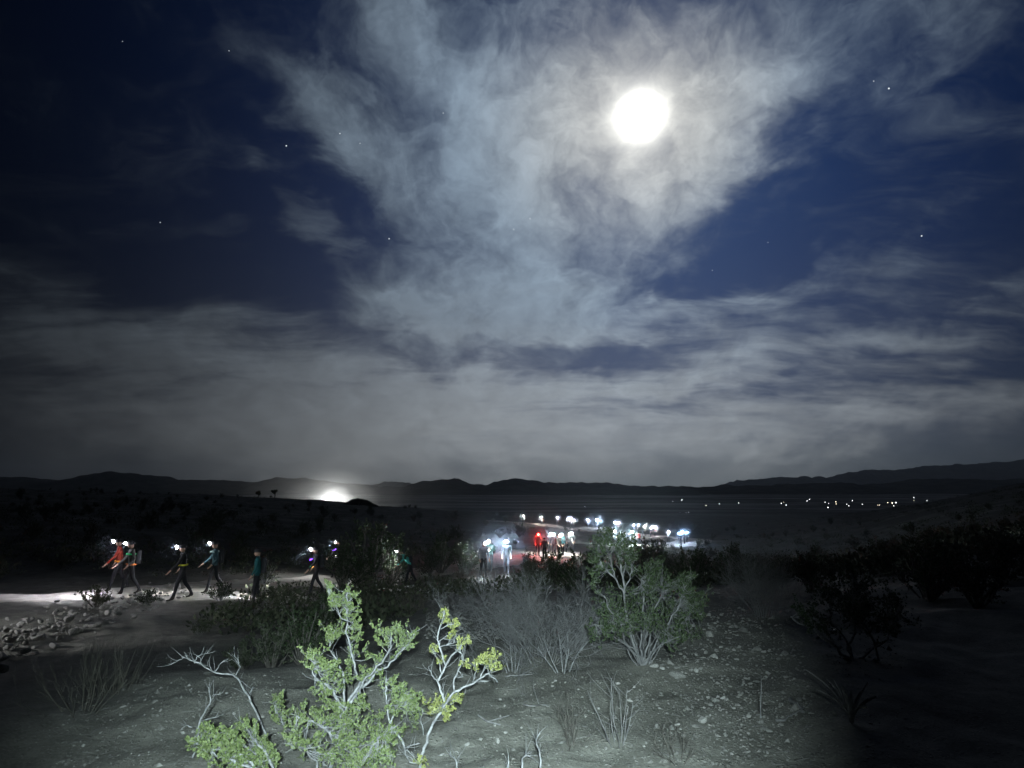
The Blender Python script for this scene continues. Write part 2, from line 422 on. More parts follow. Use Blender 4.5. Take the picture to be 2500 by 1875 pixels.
# ------------------------------------------------------------------ trail
def trail_point(px, Y): 
    d = ray(px, 1190); return (d.x / d.y * Y, Y)
TRAIL_CTRL = [trail_point(*q) for q in [(-900, 13), (-350, 17), (0, 19.5), (310, 21.5), (530, 24), (720, 27.5), (900, 31), (1040, 35), (1190, 40.5), (1300, 52), (1370, 60),
              (1440, 70), (1530, 82), (1640, 95), (1690, 106), (1640, 116), (1520, 122), (1430, 128), (1330, 140), (1200, 150)]]
def spline(pts, n=14):
    P = [np.array(p, float) for p in pts]; P = [2 * P[0] - P[1]] + P + [2 * P[-1] - P[-2]]; out = []
    for k in range(1, len(P) - 2):
        for t in np.linspace(0, 1, n, endpoint=False):
            a, b, c, d = P[k-1:k+3]
            out.append(.5 * ((2*b) + (c-a)*t + (2*a-5*b+4*c-d)*t*t + (3*b-a-3*c+d)*t**3))
    out.append(P[-2]); return np.array(out)
TRAIL = spline(TRAIL_CTRL, 16)
def build_trail():
    T = np.gradient(TRAIL, axis=0); T /= np.linalg.norm(T, axis=1)[:, None]; Nn = np.stack([-T[:, 1], T[:, 0]], 1)
    cols = np.linspace(-1, 1, 13); k = np.arange(len(TRAIL))
    wd_ = np.interp(TRAIL[:, 1], [20, 30, 42, 60], [1.3, 1.6, 2.6, 3.2])
    wl = wd_ + 0.5 * vnoise(k * 0.35, k * 0 + 3.3, 5); wr = wd_ + 0.5 * vnoise(k * 0.35, k * 0 + 7.7, 6)
    V = []
    for c in cols:
        w = np.where(c < 0, wl, wr)
        p = TRAIL + Nn * (c * w)[:, None]
        lift = 0.05 if abs(c) < 0.95 else -0.06
        z = gz(p[:, 0], p[:, 1]) + lift
        V.append(np.column_stack([p, z]))
    V = np.stack(V, 1); n, m = V.shape[:2]
    i = np.arange(n - 1)[:, None] * m; j = np.arange(m - 1)[None, :]
    F = np.stack([i + j, i + j + 1, i + m + j + 1, i + m + j], -1).reshape(-1, 4)
    tag(link('path', mesh_from('path', V.reshape(-1, 3), np.ascontiguousarray(F[:, ::-1]), M['trail'], True)), 'pale sandy walking trail winding through the scrub', None, None, 'structure')
build_trail()
def trail_dist(x, y): return float(np.min(np.hypot(TRAIL[:, 0] - x, TRAIL[:, 1] - y)))

# ------------------------------------------------------------------ hills on the skyline
def build_range(name, label, sil, Yc, width, base, seed, rough):
    sx = np.array([s[0] for s in sil], float); sy = np.array([s[1] for s in sil], float)
    px = np.linspace(sx[0], sx[-1], 900); top = np.interp(px, sx, sy)
    k = np.array([0.25, 0.5, 0.25]); top = np.convolve(np.pad(top, 1, 'edge'), k, 'valid'); top = top - 1.5 + 5.0 * fbm(px / 22.0, px * 0 + seed, 4, seed, .6)
    n = 46; V = []
    for t in np.linspace(-1, 1, n):
        prof = max(0.0, 1 - abs(t)) ** 1.15
        Y = Yc + t * width
        X = (px - 1250) / F_PX * Yc * (1 + 0.25 * t * width / Yc)
        H = CAM_Z + (1189.5 - top) / F_PX * Yc - base
        spur = 1 + 0.9 * fbm(X / width * 3.0 + 5, np.full_like(X, Y / width * 3.0), 4, seed) * min(1, abs(t) * 3)
        z = base + H * prof * np.clip(spur, 0.35, 1.6) + rough * fbm(X / 30, np.full_like(X, Y / 30), 3, seed + 3)
        if t <= -0.999 or t >= 0.999: z = z * 0 + base - 12
        V.append(np.column_stack([X, np.full_like(X, Y), z]))
    V = np.stack(V, 0); m = V.shape[1]
    i = np.arange(n - 1)[:, None] * m; j = np.arange(m - 1)[None, :]
    F = np.stack([i + j, i + j + 1, i + m + j + 1, i + m + j], -1).reshape(-1, 4)
    return tag(link(name, mesh_from(name, V.reshape(-1, 3), np.ascontiguousarray(F), M['hill'], True)), label, None, None, 'structure')
SIL_MAIN = [(-700,1150),(-400,1158),(-150,1160),(0,1163),(100,1170),(200,1180),(240,1175),(270,1166),(330,1160),(370,1162),(400,1170),(450,1175),(560,1175),(600,1181),(640,1178),(700,1168),(725,1171),(740,1169),(760,1172),(800,1176),(840,1182),(870,1181),(900,1184),(930,1190),(965,1187),(985,1190),(1010,1185),(1040,1177),(1090,1174),(1110,1169),(1140,1182),(1160,1184),(1200,1182),(1225,1175),(1252,1166),(1272,1171),(1290,1174),(1340,1182),(1365,1179),(1450,1179),(1500,1181),(1560,1188),(1650,1189),(1730,1192),(1760,1187),(1790,1190),(1860,1189),(1920,1184),(2000,1182),(2050,1187),(2100,1186),(2200,1177),(2260,1172),(2350,1172),(2420,1177),(2500,1168),(2700,1160),(3100,1165)]
SIL_FAR = [(1560,1201),(1700,1197),(1775,1188),(1830,1172),(1900,1167),(1950,1165),(1980,1170),(2010,1167),(2060,1158),(2100,1152),(2180,1149),(2240,1140),(2300,1137),(2400,1130),(2500,1126),(2700,1120),(3100,1128)]
SIL_SMALL = [(840,1200),(905,1188),(945,1178),(970,1176),(1000,1180),(1030,1188),(1090,1200)]
build_range('hills', 'long dark range of hills closing off the valley', SIL_MAIN, 2600, 900, -26, 41, 3)
build_range('mountains', 'far blue-grey mountain range rising beyond the dark hills', SIL_FAR, 5600, 1300, -30, 55, 5)
build_range('mountain', 'small far blue-grey peak in the saddle of the hills', SIL_SMALL, 5400, 900, -30, 66, 5)
# low mound on the near ridge in front of the glow
def build_mound():
    c = hit(874, 1236, 100, 400); V = []; F = []; n, m = 18, 40
    c = Vector((at(874, 1236, 205).x, 205, 0)); c.z = g1(c.x, c.y)
    for i in range(n):
        t = i / (n - 1)
        for j in range(m):
            a = 2 * math.pi * j / m
            rr = 6.0 * t * (1 + 0.12 * math.sin(2 * a + 1) + 0.08 * math.sin(5 * a))
            z = 2.3 * (1 - t * t) ** 1.3 + 0.25 * float(fbm(np.array([c.x + rr * math.cos(a)]), np.array([rr * math.sin(a)]), 3, 9)[0]) - 0.4 * t
            V.append((c.x + rr * math.cos(a), c.y + rr * math.sin(a), c.z + z))
    for i in range(n - 1):
        for j in range(m): F.append((i * m + j, (i + 1) * m + j, (i + 1) * m + (j + 1) % m, i * m + (j + 1) % m))
    tag(link('hill', mesh_from('hill', V, F, M['hill'], True)), 'low round mound on the ridge beside the glow', None, None, 'structure')
build_mound()

# ------------------------------------------------------------------ moon and stars, far outside the air
def ball(name, rad, mat, sub=4):
    bm = bmesh.new(); bmesh.ops.create_icosphere(bm, subdivisions=sub, radius=rad)
    me = bpy.data.meshes.new(name); bm.to_mesh(me); bm.free(); (me.materials.append(mat) if mat else None)
    me.polygons.foreach_set('use_smooth', np.ones(len(me.polygons), dtype=bool)); return me
def build_moon():
    m, t, b = material('moon_surface'); b.inputs['Base Color'].default_value = (0, 0, 0, 1)
    co = t.new('ShaderNodeTexCoord').outputs['Object']
    n = t.noise(co, 0.004, 4, 0.6)
    t.put(b.inputs['Emission Color'], t.mix(t.rng(n, 0.4, 0.65, 0, 1), (1.0, 0.97, 0.88), (0.86, 0.85, 0.80)))
    b.inputs['Emission Strength'].default_value = 1.7
    D = 30000.0
    o = link('moon', ball('moon', D * 56 / F_PX * math.cos(math.acos(MOON_DIR.y)) , m, 5), None, Vector((0, 0, CAM_Z)) + MOON_DIR * D)
    tag(o, 'bright full moon glowing through the clouds', 'moon')
build_moon()
M['star'] = glowing('starlight', (0.9, 0.97, 1.0), 1.1)
def build_stars():
    lab = 'small bright star in the clear night sky'
    meshes = {}
    for px, py, s in [(2170,216,1.25),(2250,576,1.1),(699,356,1.15),(830,326,.8),(879,350,.55),(299,101,.55),(559,124,.6),(391,543,.7),(1082,276,.6),(1875,592,.5),(2133,198,.6),(1739,660,.5),(950,583,1.0),(1254,560,.7),(1294,534,.7)]:
        D = 29000.0
        if s not in meshes: meshes[s] = ball('star', D * 1.15 * s / F_PX, M['star'], 2)
        tag(link('star', meshes[s], None, Vector((0, 0, CAM_Z)) + ray(px, py).normalized() * D), lab, 'star', 'stars in the night sky')
build_stars()

# ------------------------------------------------------------------ headlamp worn by the person who looks at the scene
def build_viewer_lamp():
    l = bpy.data.lights.new('viewer_headlamp', 'SPOT')
    l.energy = 3600; l.color = (0.76, 0.97, 1.0); l.spot_size = R(61); l.spot_blend = 1.0; l.shadow_soft_size = 0.025
    o = bpy.data.objects.new('viewer_headlamp', l); COL.objects.link(o)
    o.location = (0.06, -0.50, CAM_Z + 0.22)
    tgt = at(1070, 1585, 6.2)
    o.rotation_euler = (tgt - o.location).to_track_quat('-Z', 'Y').to_euler()
build_viewer_lamp()

# ------------------------------------------------------------------ plant building
class Wood:
    def __init__(s): s.V = []; s.F = []
    def tube(s, pts, r0, r1, sides=4):
        n = len(pts); base = len(s.V)
        for i, p in enumerate(pts):
            p = Vector(p)
            if i == 0: t = Vector(pts[1]) - p
            elif i == n - 1: t = p - Vector(pts[i - 1])
            else: t = Vector(pts[i + 1]) - Vector(pts[i - 1])
            if t.length < 1e-9: t = Vector((0, 0, 1))
            t.normalize()
            u = t.cross(Vector((0.31, 0.95, 0.05))); 
            if u.length < 1e-3: u = t.cross(Vector((1, 0, 0)))
            u.normalize(); w = t.cross(u)
            r = r0 + (r1 - r0) * i / (n - 1)
            for k in range(sides):
                a = 2 * math.pi * k / sides
                s.V.append(p + (u * math.cos(a) + w * math.sin(a)) * r)
        for i in range(n - 1):
            for k in range(sides):
                a = base + i * sides + k; b = base + i * sides + (k + 1) % sides
                s.F.append((a, b, b + sides, a + sides))
        s.F.append(tuple(base + (n - 1) * sides + k for k in range(sides)))
    def mesh(s, name, mat): return mesh_from(name, [tuple(v) for v in s.V], s.F, mat, True)
def leaf_mesh(name, leaves, mat, width=0.45, fold=0.25):
    """leaves: rows of x y z dx dy dz size; one folded four-cornered leaf each"""
    L = np.array(leaves, float); n = len(L)
    rs = np.random.RandomState(n)
    p = L[:, :3]; d = L[:, 3:6]; d /= np.linalg.norm(d, axis=1)[:, None] + 1e-9; sz = L[:, 6:7]
    h = rs.normal(size=(n, 3)); u = np.cross(d, h); u /= np.linalg.norm(u, axis=1)[:, None] + 1e-9; w = np.cross(d, u)
    a = p; b = p + d * sz * .5 + u * sz * width + w * sz * fold; c = p + d * sz; e = p + d * sz * .5 - u * sz * width + w * sz * fold * rs.uniform(-.4, 1.6, (n, 1))
    V = np.stack([a, b, c, e], 1).reshape(-1, 3); F = np.arange(4 * n).reshape(n, 4)
    return mesh_from(name, V, F, mat, False)
def rdir(rng, up=0.0):
    v = Vector((rng.gauss(0, 1), rng.gauss(0, 1), rng.gauss(0, 1))); v.normalize(); v.z += up
    return v.normalized()
def wander(rng, p, d, length, n, wob, up=0.0):
    pts = [Vector(p)]; d = Vector(d).normalized()
    for i in range(n):
        d = (d + rdir(rng) * wob + Vector((0, 0, up))).normalized()
        pts.append(pts[-1] + d * (length / n))
    return pts
def point_on(pts, t):
    k = t * (len(pts) - 1); i = min(int(k), len(pts) - 2); f = k - i
    return pts[i].lerp(pts[i + 1], f), (pts[i + 1] - pts[i]).normalized()

def hand_bush(name, label, branches, masses, Y, seed, leafmat, barkmat=None, r0=0.0095, leaf=0.016, dens=1.0, spread=0.35, twig_r=0.0016, cat='bush', group=None, per_twig=22, up=0.45, base=None, foot=None):
    """a bush whose limbs follow given outlines, each limb at its own depth round Y; masses are leafy sprays"""
    rng = random.Random(seed); wd = Wood(); leaves = []; nodes = []
    root = foot if foot else hit(*base) if base else None
    for bi, br in enumerate(branches):
        pts_px, w, *rest = br
        d0, d1 = rest if rest else (rng.uniform(-.1, .1) * spread, rng.uniform(-1, 1) * spread)
        n = len(pts_px); P = []
        for i, (x, y) in enumerate(pts_px):
            P.append(at(x, y, Y + d0 + (d1 - d0) * i / (n - 1)))
        # subdivide with a little crookedness
        Q = [P[0]]
        for i in range(n - 1):
            L = (P[i + 1] - P[i]).length
            for t in (0.33, 0.67): Q.append(P[i].lerp(P[i + 1], t) + rdir(rng) * L * 0.075)
            Q.append(P[i + 1])
        wd.tube(Q, r0 * w, r0 * w * 0.42, 6)
        nodes += Q[len(Q) // 4:]
        # short bare side twigs
        for k in range(int(len(Q) * 0.7)):
            p, t = point_on(Q, rng.uniform(.3, 1)); dd = (t + rdir(rng) * 0.9 + Vector((0, 0, .25))).normalized()
            wd.tube(wander(rng, p, dd, rng.uniform(.04, .12), 3, .25, .08), twig_r * 1.3, twig_r * .6, 3)
    for (mx, my, mr, *mo) in masses:
        off = mo[0] if mo else rng.uniform(-1, 1) * spread
        C = at(mx, my, Y + off); rad = mr / F_PX * Y
        near = sorted(nodes, key=lambda q: (q - C).length)[:6]
        nt = max(3, int(dens * 9 * (mr / 30) ** 1.5))
        for k in range(nt):
            tip = C + rdir(rng) * rad * rng.uniform(.25, 1.0) ** .6
            s = rng.choice(near); 
            mid = s.lerp(tip, .55) + rdir(rng) * rad * .18 - Vector((0, 0, rad * .12))
            s2 = s.lerp(mid, rng.uniform(0.0, .5)) if (s - tip).length > rad * 2.2 else s
            a = [s2, s2.lerp(mid, .6) + rdir(rng) * .01, mid, mid.lerp(tip, .5) + rdir(rng) * .012, tip]
            wd.tube(a, twig_r * 1.5, twig_r * .5, 3)
            for j in range(per_twig):
                t = rng.uniform(.42, 1.0) ** .8; p, dd = point_on(a, t)
                leaves.append((*(p + rdir(rng) * 0.006), *(dd * .6 + rdir(rng) * .8 + Vector((0, 0, up))), leaf * rng.uniform(.4, 1.3)))
            # side sprigs
            for q in range(3):
                p, dd = point_on(a, rng.uniform(.4, .95)); sp = wander(rng, p, dd * .6 + rdir(rng) * .7 + Vector((0, 0, up)), rng.uniform(.3, .6) * rad, 3, .2, .1)
                wd.tube(sp, twig_r, twig_r * .4, 3)
                for j in range(per_twig // 2):
                    p2, d2 = point_on(sp, rng.uniform(.2, 1))
                    leaves.append((*(p2 + rdir(rng) * .005), *(d2 * .6 + rdir(rng) * .8 + Vector((0, 0, up))), leaf * rng.uniform(.55, 1.15)))
    org = root if root else min(nodes, key=lambda q: q.z).copy()
    o = thing(name, label, cat, org, 0, group)
    wd.V = [v - org for v in wd.V]
    link('stems', wd.mesh('stems', barkmat or M['bark']), o)
    if leaves:
        La = np.array(leaves); La[:, :3] -= np.array(org)
        tag(link('leaves', leaf_mesh('leaves', La, leafmat), o), kind='stuff')
    return o

def z6(x, y): return (600 + x * .30134, 1375 + y * .3014)
def z5(x, y): return (100 + x * .28626, 1400 + y * .2863)
def z7(x, y): return (1050 + x * .31646, 1375 + y * .31646)
def z8(x, y): return (1700 + x * .36166, 1300 + y * .36166)
def zb(x, y): return (1400 + x * .14467, 1240 + y * .14467)
def px(f, *pts): return [f(x, y) for x, y in pts]

# the leafy creosote in the lamp beam
FOOT_A = hit(835, 1873, 1.0) + Vector((0, .1, 0)); YA = 4.1
ROOT_A = (790, 1960)
def to_root(pts, r=None): return [r or ROOT_A] + pts
hand_bush('creosote_bush', 'tall leafy green creosote bush with pale stems lit by the headlamp', [
    (to_root(px(z6, (740,1490),(690,1400),(640,1330),(560,1290),(480,1270),(410,1235))), 1.0, 0, -.25),
    (to_root(px(z6, (750,1480),(790,1290),(820,1160),(870,1100),(900,1040),(1000,960),(1050,880),(1150,840),(1230,740),(1320,650),(1370,560))), 1.25, 0, .2),
    (px(z6, (870,1100),(910,1030),(950,960),(1040,870),(1130,760),(1180,680),(1180,600)), .9, .05, -.15),
    (px(z6, (760,1300),(775,1185),(740,1100),(690,1020),(620,960),(560,940),(540,860),(560,820)), 1.0, 0, -.3),
    (px(z6, (830,1120),(880,1050),(930,960),(900,900),(870,780),(850,690),(810,560),(825,470),(820,350),(820,240)), 1.0, .05, .3),
    (px(z6, (825,470),(780,450),(750,390),(700,300),(650,170)), .55, .3, .2),
    (px(z6, (780,1180),(800,1000),(780,870),(740,790),(680,700),(690,620),(720,560)), .85, .05, .35),
    (px(z6, (690,1020),(640,930),(590,870),(560,800)), .5, -.1, -.35),
    (px(z6, (1290,1500),(1240,1400),(1170,1300),(1150,1150),(1130,1050),(1140,930)), .8, -.2, -.1),
    (px(z6, (1170,1300),(1220,1200),(1280,1100),(1350,1060)), .55, -.2, 0),
    (to_root(px(z6, (980,1560),(1060,1430),(1120,1380),(1210,1330))), .9, -.1, -.3),
    (to_root(px(z6, (900,1500),(960,1400),(1010,1380),(1060,1270))), .8, 0, .3),
    (to_root(px(z6, (580,1600),(500,1530),(430,1480),(340,1460))), .8, 0, -.45),
    (to_root(px(z6, (640,1560),(420,1420),(300,1300),(240,1180),(230,1120))), .7, .1, .4),
], [(*z6(*c), r, *d) for c, r, *d in [
    ((650,170),14,.2),((670,240),22,.2),((720,310),24,.2),((820,250),28,.3),((870,300),24,.3),((790,360),34,.28),((860,400),22,.3),((930,430),14,.3),
    ((650,510),22,.35),((700,560),30,.33),((770,530),26,.35),((730,610),22,.3),((880,560),22,.2),((940,590),20,.25),
    ((1080,520),26,-.1),((1110,590),30,-.1),((1190,530),24,.1),((1220,600),30,.1),((1270,640),18,.2),((1340,560),26,.2),((1380,610),18,.2),((1300,620),18,.2),
    ((500,720),22,-.35),((550,770),24,-.3),((640,780),30,-.3),((700,850),28,-.2),((640,860),26,-.3),((760,930),30,-.1),((830,920),24,.1),((870,770),22,.2),((850,700),20,.25),((980,860),26,.1),((1010,900),22,.1),
    ((1040,700),24,.2),((1090,760),24,.2),((1230,760),16,.2),
    ((1130,930),20,-.1),((1180,1000),28,-.1),((1240,1060),30,-.05),((1340,1040),26,0),((1370,1100),26,0),((1220,1150),28,-.15),((1300,1200),32,0),((1340,1300),30,.1),
    ((940,1130),26,0),((980,1180),22,.1),((760,1230),34,-.15),((840,1240),32,-.1),((700,1190),24,-.2),((640,1100),22,-.2),((580,1060),20,-.3),
    ((880,1330),40,-.1),((960,1330),34,.1),((1050,1280),30,.2),((1030,1440),36,-.1),((1130,1460),34,-.25),((1180,1380),30,-.2),((820,1480),44,-.1),((880,1580),46,-.2),((1000,1560),36,-.1),((1120,1580),36,-.2),
    ((760,1600),40,-.3),((600,1250),26,-.1),((520,1180),26,0),((430,1130),28,.1),((300,1100),28,.35),((220,1130),24,.4),((260,1230),30,.3),((400,1330),30,-.2),((340,1420),26,-.4),((500,1450),30,-.3),((640,1480),30,-.2)]],
    YA, 11, M['leaf'], dens=.92, foot=FOOT_A, leaf=.0145, per_twig=18)

# the sparse yellowing branch beside it
ROOT_B = (1012, 1985)
hand_bush('creosote_branch', 'sparse crooked bush with yellowing leaf tufts on bare pale stems', [
    ([ROOT_B] + px(z6, (1420,1600),(1440,1500),(1500,1340),(1560,1230),(1620,1140),(1590,1060),(1555,960),(1620,830),(1570,680),(1555,590),(1590,480),(1610,380)), 1.1, 0, .1),
    (px(z6, (1620,1140),(1690,1040),(1800,990),(1900,930),(1970,890),(2040,960)), .9, .02, .15),
    (px(z6, (1690,1040),(1690,930),(1720,870),(1760,800),(1750,730),(1700,700)), .7, .03, -.1),
    (px(z6, (1620,830),(1700,720),(1750,660),(1790,600)), .7, .05, -.05),
    (px(z6, (1570,680),(1620,665),(1680,650),(1700,600)), .45, .07, .15), (px(z6, (1560,640),(1610,600),(1660,570)), .4, .08, .0),
    (px(z6, (1585,530),(1640,500),(1710,480)), .4, .09, .0), (px(z6, (1555,960),(1520,920),(1490,860),(1480,840)), .5, .04, -.12),
    (px(z6, (1590,900),(1560,780),(1520,710)), .45, .04, .12), (px(z6, (1900,930),(1930,850),(1960,790)), .5, .1, .15), (px(z6, (1840,960),(1870,870),(1850,820)), .4, .1, .0),
    (px(z6, (1440,1390),(1420,1290),(1430,1180)), .45, 0, -.1), (px(z6, (1420,1600),(1330,1610),(1290,1500),(1410,1460)), .6, 0, -.25), (px(z6, (1720,870),(1760,920),(1720,930)), .3, .0, .0),
], [(*z6(*c), r, *d) for c, r, *d in [
    ((1615,400),14,.1),((1620,450),16,.1),((1660,490),14,.05),((1700,480),9,0),((1650,570),16,.0),((1690,590),12,.1),((1760,640),18,-.05),((1790,620),12,-.05),((1730,670),12,0),
    ((1540,720),16,.12),((1575,760),14,.1),((1510,690),10,.12),((1780,840),12,-.1),((1920,760),26,.12),((1980,770),28,.15),((2040,800),22,.15),((1900,830),18,.1),((2060,840),12,.15),((1960,830),20,.1),
    ((1500,1130),20,0),((1550,1170),28,-.05),((1620,1190),26,.05),((1700,1110),22,.1),((1740,1130),14,.1),((1640,1230),14,0),((1450,1640),18,-.1)]],
    3.95, 23, M['leaf_yellow'], dens=.8, per_twig=18, spread=.25, foot=hit(1012, 1873, 1.0) + Vector((0, .05, 0)), leaf=.0145)

# low leafy sprays at the foot of the slope
hand_bush('creosote_sapling', 'low bright green bush with feathery sprays below the bare grey branch', [
    ([(690, 1985)] + px(z5, (1950,1600),(1880,1480),(1800,1400),(1700,1250)), .9, 0, .2),
    ([(690, 1985)] + px(z5, (1800,1620),(1600,1480),(1400,1320)), .9, 0, -.1),
    ([(690, 1985)] + px(z5, (1780,1650),(1500,1560),(1270,1440)), .8, 0, -.25),
    ([(690, 1985)] + px(z5, (1900,1680),(1850,1560),(1780,1500)), .7, 0, .05),
], [(*z5(*c), r, *d) for c, r, *d in [
    ((1710,1260),18,.2),((1760,1330),24,.2),((1830,1400),26,.2),((1900,1480),28,.15),((1960,1560),26,.1),((1990,1610),20,.1),
    ((1400,1320),18,-.1),((1460,1360),24,-.1),((1540,1420),28,-.1),((1620,1480),28,-.05),((1700,1540),28,0),((1580,1380),20,0),((1640,1420),22,0),
    ((1300,1440),22,-.25),((1380,1480),26,-.25),((1460,1520),26,-.2),((1560,1560),28,-.2),((1660,1610),28,-.1),((1760,1640),28,-.1),((1850,1600),26,0)]],
    3.7, 31, M['leaf'], dens=1.1, leaf=.015, per_twig=20, foot=hit(690, 1873, 1.0))
# bare branch and twigs
hand_bush('dead_branch', 'long bare grey branch arching up from the dark bush', [
    ([(745, 1930), (690, 1840)] + px(z5, (1890,1310),(1820,1150),(1740,1010),(1690,910),(1640,865),(1500,850),(1420,810),(1350,760),(1270,740),(1200,710)), .9, .1, -.3),
    (px(z5, (1480,845),(1520,780),(1570,735)), .5, -.15, -.2), (px(z5, (1310,765),(1330,710),(1380,690),(1420,680)), .45, -.2, -.2), (px(z5, (1370,770),(1360,720),(1320,690)), .4, -.2, -.15),
    (px(z5, (1470,840),(1440,790),(1400,780)), .35, -.2, -.3), (px(z5, (1660,870),(1700,800),(1680,740),(1650,700)), .45, -.1, 0), (px(z5, (1690,910),(1760,960),(1800,990)), .3, 0, .1),
    (px(z5, (1220,715),(1160,750),(1110,775)), .3, -.3, -.35)], [], 4.6, 41, M['leaf'], r0=.0085, spread=.2, cat='branch', foot=hit(745, 1870, 1.0))
hand_bush('dead_twig', 'short bare forked twig standing among the low green sprays', [
    ([(470, 1850)] + px(z5, (1350,1280),(1400,1180),(1450,1080),(1440,1020),(1430,970)), .8, 0, 0), (px(z5, (1450,1050),(1480,1035),(1540,1040)), .35, 0, .05),
    (px(z5, (1360,1270),(1430,1240),(1520,1215)), .5, 0, .1), (px(z5, (1290,1310),(1240,1290),(1190,1340)), .5, 0, 0)], [], 4.3, 43, M['leaf'], r0=.008, spread=.1, cat='twig', foot=hit(470, 1850, 1.0))
for pts, lab in [((850,1700,850,1570,845,1450,820,1370,850,1300), 'pale upright stick with a forked tip in the sand'),
                 ((710,1700,710,1570,710,1510,740,1480,775,1495), 'pale hooked stick bent over at its tip'),
                 ((600,1700,600,1570,605,1480), 'short straight pale stick in the sand'),
                 ((205,1700,205,1570,200,1520,150,1470), 'thin pale crooked stick beside the yellowing bush')]:
    P = px(z7, *[(pts[i], pts[i + 1]) for i in range(0, len(pts), 2)])
    hand_bush('stick', lab, [(P, .8, 0, .05)], [], 3.8, 47, M['leaf'], r0=.0085, spread=.05, cat='stick', foot=hit(P[1][0], 1872, 1.0))

# the big creosote on the slope
FJ = hit(1569, 1624); YJ = FJ.y
b0 = (1569, 1628)
hand_bush('creosote_bush', 'large dimly lit green creosote bush fanning out from a dark stem cluster', [
    ([b0] + px(z7, (1560,600),(1530,480)) + px(zb, (870,1659),(850,1420),(830,1150),(800,950),(750,800),(720,600)), 1.2, 0, -.2),
    (px(zb, (850,1420),(760,1300),(700,1180),(690,1080),(640,950),(600,800)), .8, -.1, -.3),
    (px(zb, (700,1180),(600,1100),(480,960),(420,800),(390,650)), .7, -.15, -.1), (px(zb, (850,1400),(940,1230),(980,1080),(960,900)), .6, -.1, 0), (px(zb, (840,1170),(870,1000),(860,880),(900,800)), .6, -.1, .1),
    ([b0] + px(z7, (1500,600),(1470,470),(1400,380),(1340,250)), .9, 0, -.5), ([b0] + px(z7, (1620,650),(1640,450),(1650,250),(1630,120)), .9, 0, .3),
    ([b0] + px(z7, (1690,620),(1700,480),(1760,300),(1800,180)), .9, .0, .1), ([b0] + px(z7, (1730,650),(1810,500),(1900,370),(1960,200)), .9, 0, -.2),
    ([b0] + px(z7, (1700,680),(1820,610),(1930,565)), .6, 0, -.4), ([b0] + px(z7, (1760,640),(1920,480),(2030,340)), .8, 0, .3),
    ([b0] + px(z7, (1560,650),(1450,590),(1340,520),(1270,470)), .6, 0, -.4), ([b0] + px(z7, (1600,660),(1570,560),(1500,420),(1420,330)), .7, .1, .5), ([b0] + px(z7, (1650,600),(1720,400),(1850,250)), .8, .1, .6),
] + [([(1569 + dx * .16, 1628), (1569 + dx * .35 + (i_ * 37 % 11 - 5), 1604), (1569 + dx * .62 - (i_ * 23 % 9 - 4), 1578 - abs(dx) * .05), (1569 + dx + (i_ * 53 % 13 - 6), 1545 + abs(dx) * .30)], .42, 0, dz) for i_, (dx, dz) in enumerate([(-70,.1),(-52,-.2),(-40,.25),(-28,-.1),(-12,.2),(5,-.25),(20,.15),(34,-.2),(50,.2),(66,-.1),(82,.1)])],
    [(x, y, r, d) for x, y, r, d in [
    (1470,1330,40,-.2),(1520,1335,38,-.2),(1495,1312,26,-.2),(1550,1350,28,0),(1452,1375,30,-.1),(1440,1420,24,-.3),(1545,1385,28,0),(1480,1385,26,0),(1600,1385,34,.3),(1618,1372,20,.3),(1590,1420,36,.2),(1640,1415,38,.1),(1690,1425,34,-.2),(1684,1408,20,-.2),
    (1600,1450,46,.3),(1660,1470,50,0),(1560,1470,40,.2),(1500,1450,36,.3),(1705,1480,36,0),(1480,1500,38,-.3),(1540,1520,40,-.3),(1620,1530,48,-.1),(1680,1530,40,.3),(1465,1550,32,-.4),(1720,1450,28,.2),(1640,1490,42,.5),(1590,1500,40,-.3),(1455,1470,26,.3),(1520,1480,32,.5),(1500,1545,30,-.3),(1650,1560,30,-.2)]],
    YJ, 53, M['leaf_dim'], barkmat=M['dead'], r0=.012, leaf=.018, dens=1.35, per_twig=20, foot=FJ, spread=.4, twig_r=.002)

# dark broad-leaved bush at the edge of the beam
FK = hit(2075, 1606)
hand_bush('dark_bush', 'dark broad-leaved green bush with bare crooked limbs beside the gravel', [
    ([(2080, 1612)] + px(z8, (1010,840),(920,760),(830,690),(760,630),(660,590),(640,570)), 1.0, 0, -.5), (px(z8, (800,640),(790,580),(740,540)), .6, -.3, -.4),
    ([(2080, 1612)] + px(z8, (1230,860),(1180,700),(1150,640),(1070,600)), 1.0, 0, .1), ([(2080, 1612)] + px(z8, (1020,760),(1070,680),(1050,560),(1060,400),(1050,260)), .9, 0, .3),
    ([(2080, 1612)] + px(z8, (1040,780),(900,600),(900,470),(880,380)), .8, 0, .2), ([(2080, 1612)] + px(z8, (1240,760),(1350,600),(1380,480)), .8, 0, .4)],
    [(2080,1385,26,.3),(2060,1420,44,.3),(2100,1415,30,.3),(2000,1450,46,.1),(2050,1470,44,0),(2110,1460,50,.2),(1970,1490,36,-.3),(1985,1515,30,-.4),(2030,1510,46,-.1),(2150,1480,50,.3),(2190,1440,44,.4),(2120,1530,44,.1),(2200,1510,46,.4),(1950,1500,22,-.5),(2080,1500,44,.3),(2160,1540,36,.3)],
    FK.y, 61, M['leaf_dark'], barkmat=M['bark'], r0=.016, leaf=.022, dens=.9, foot=FK, per_twig=14, spread=.5)

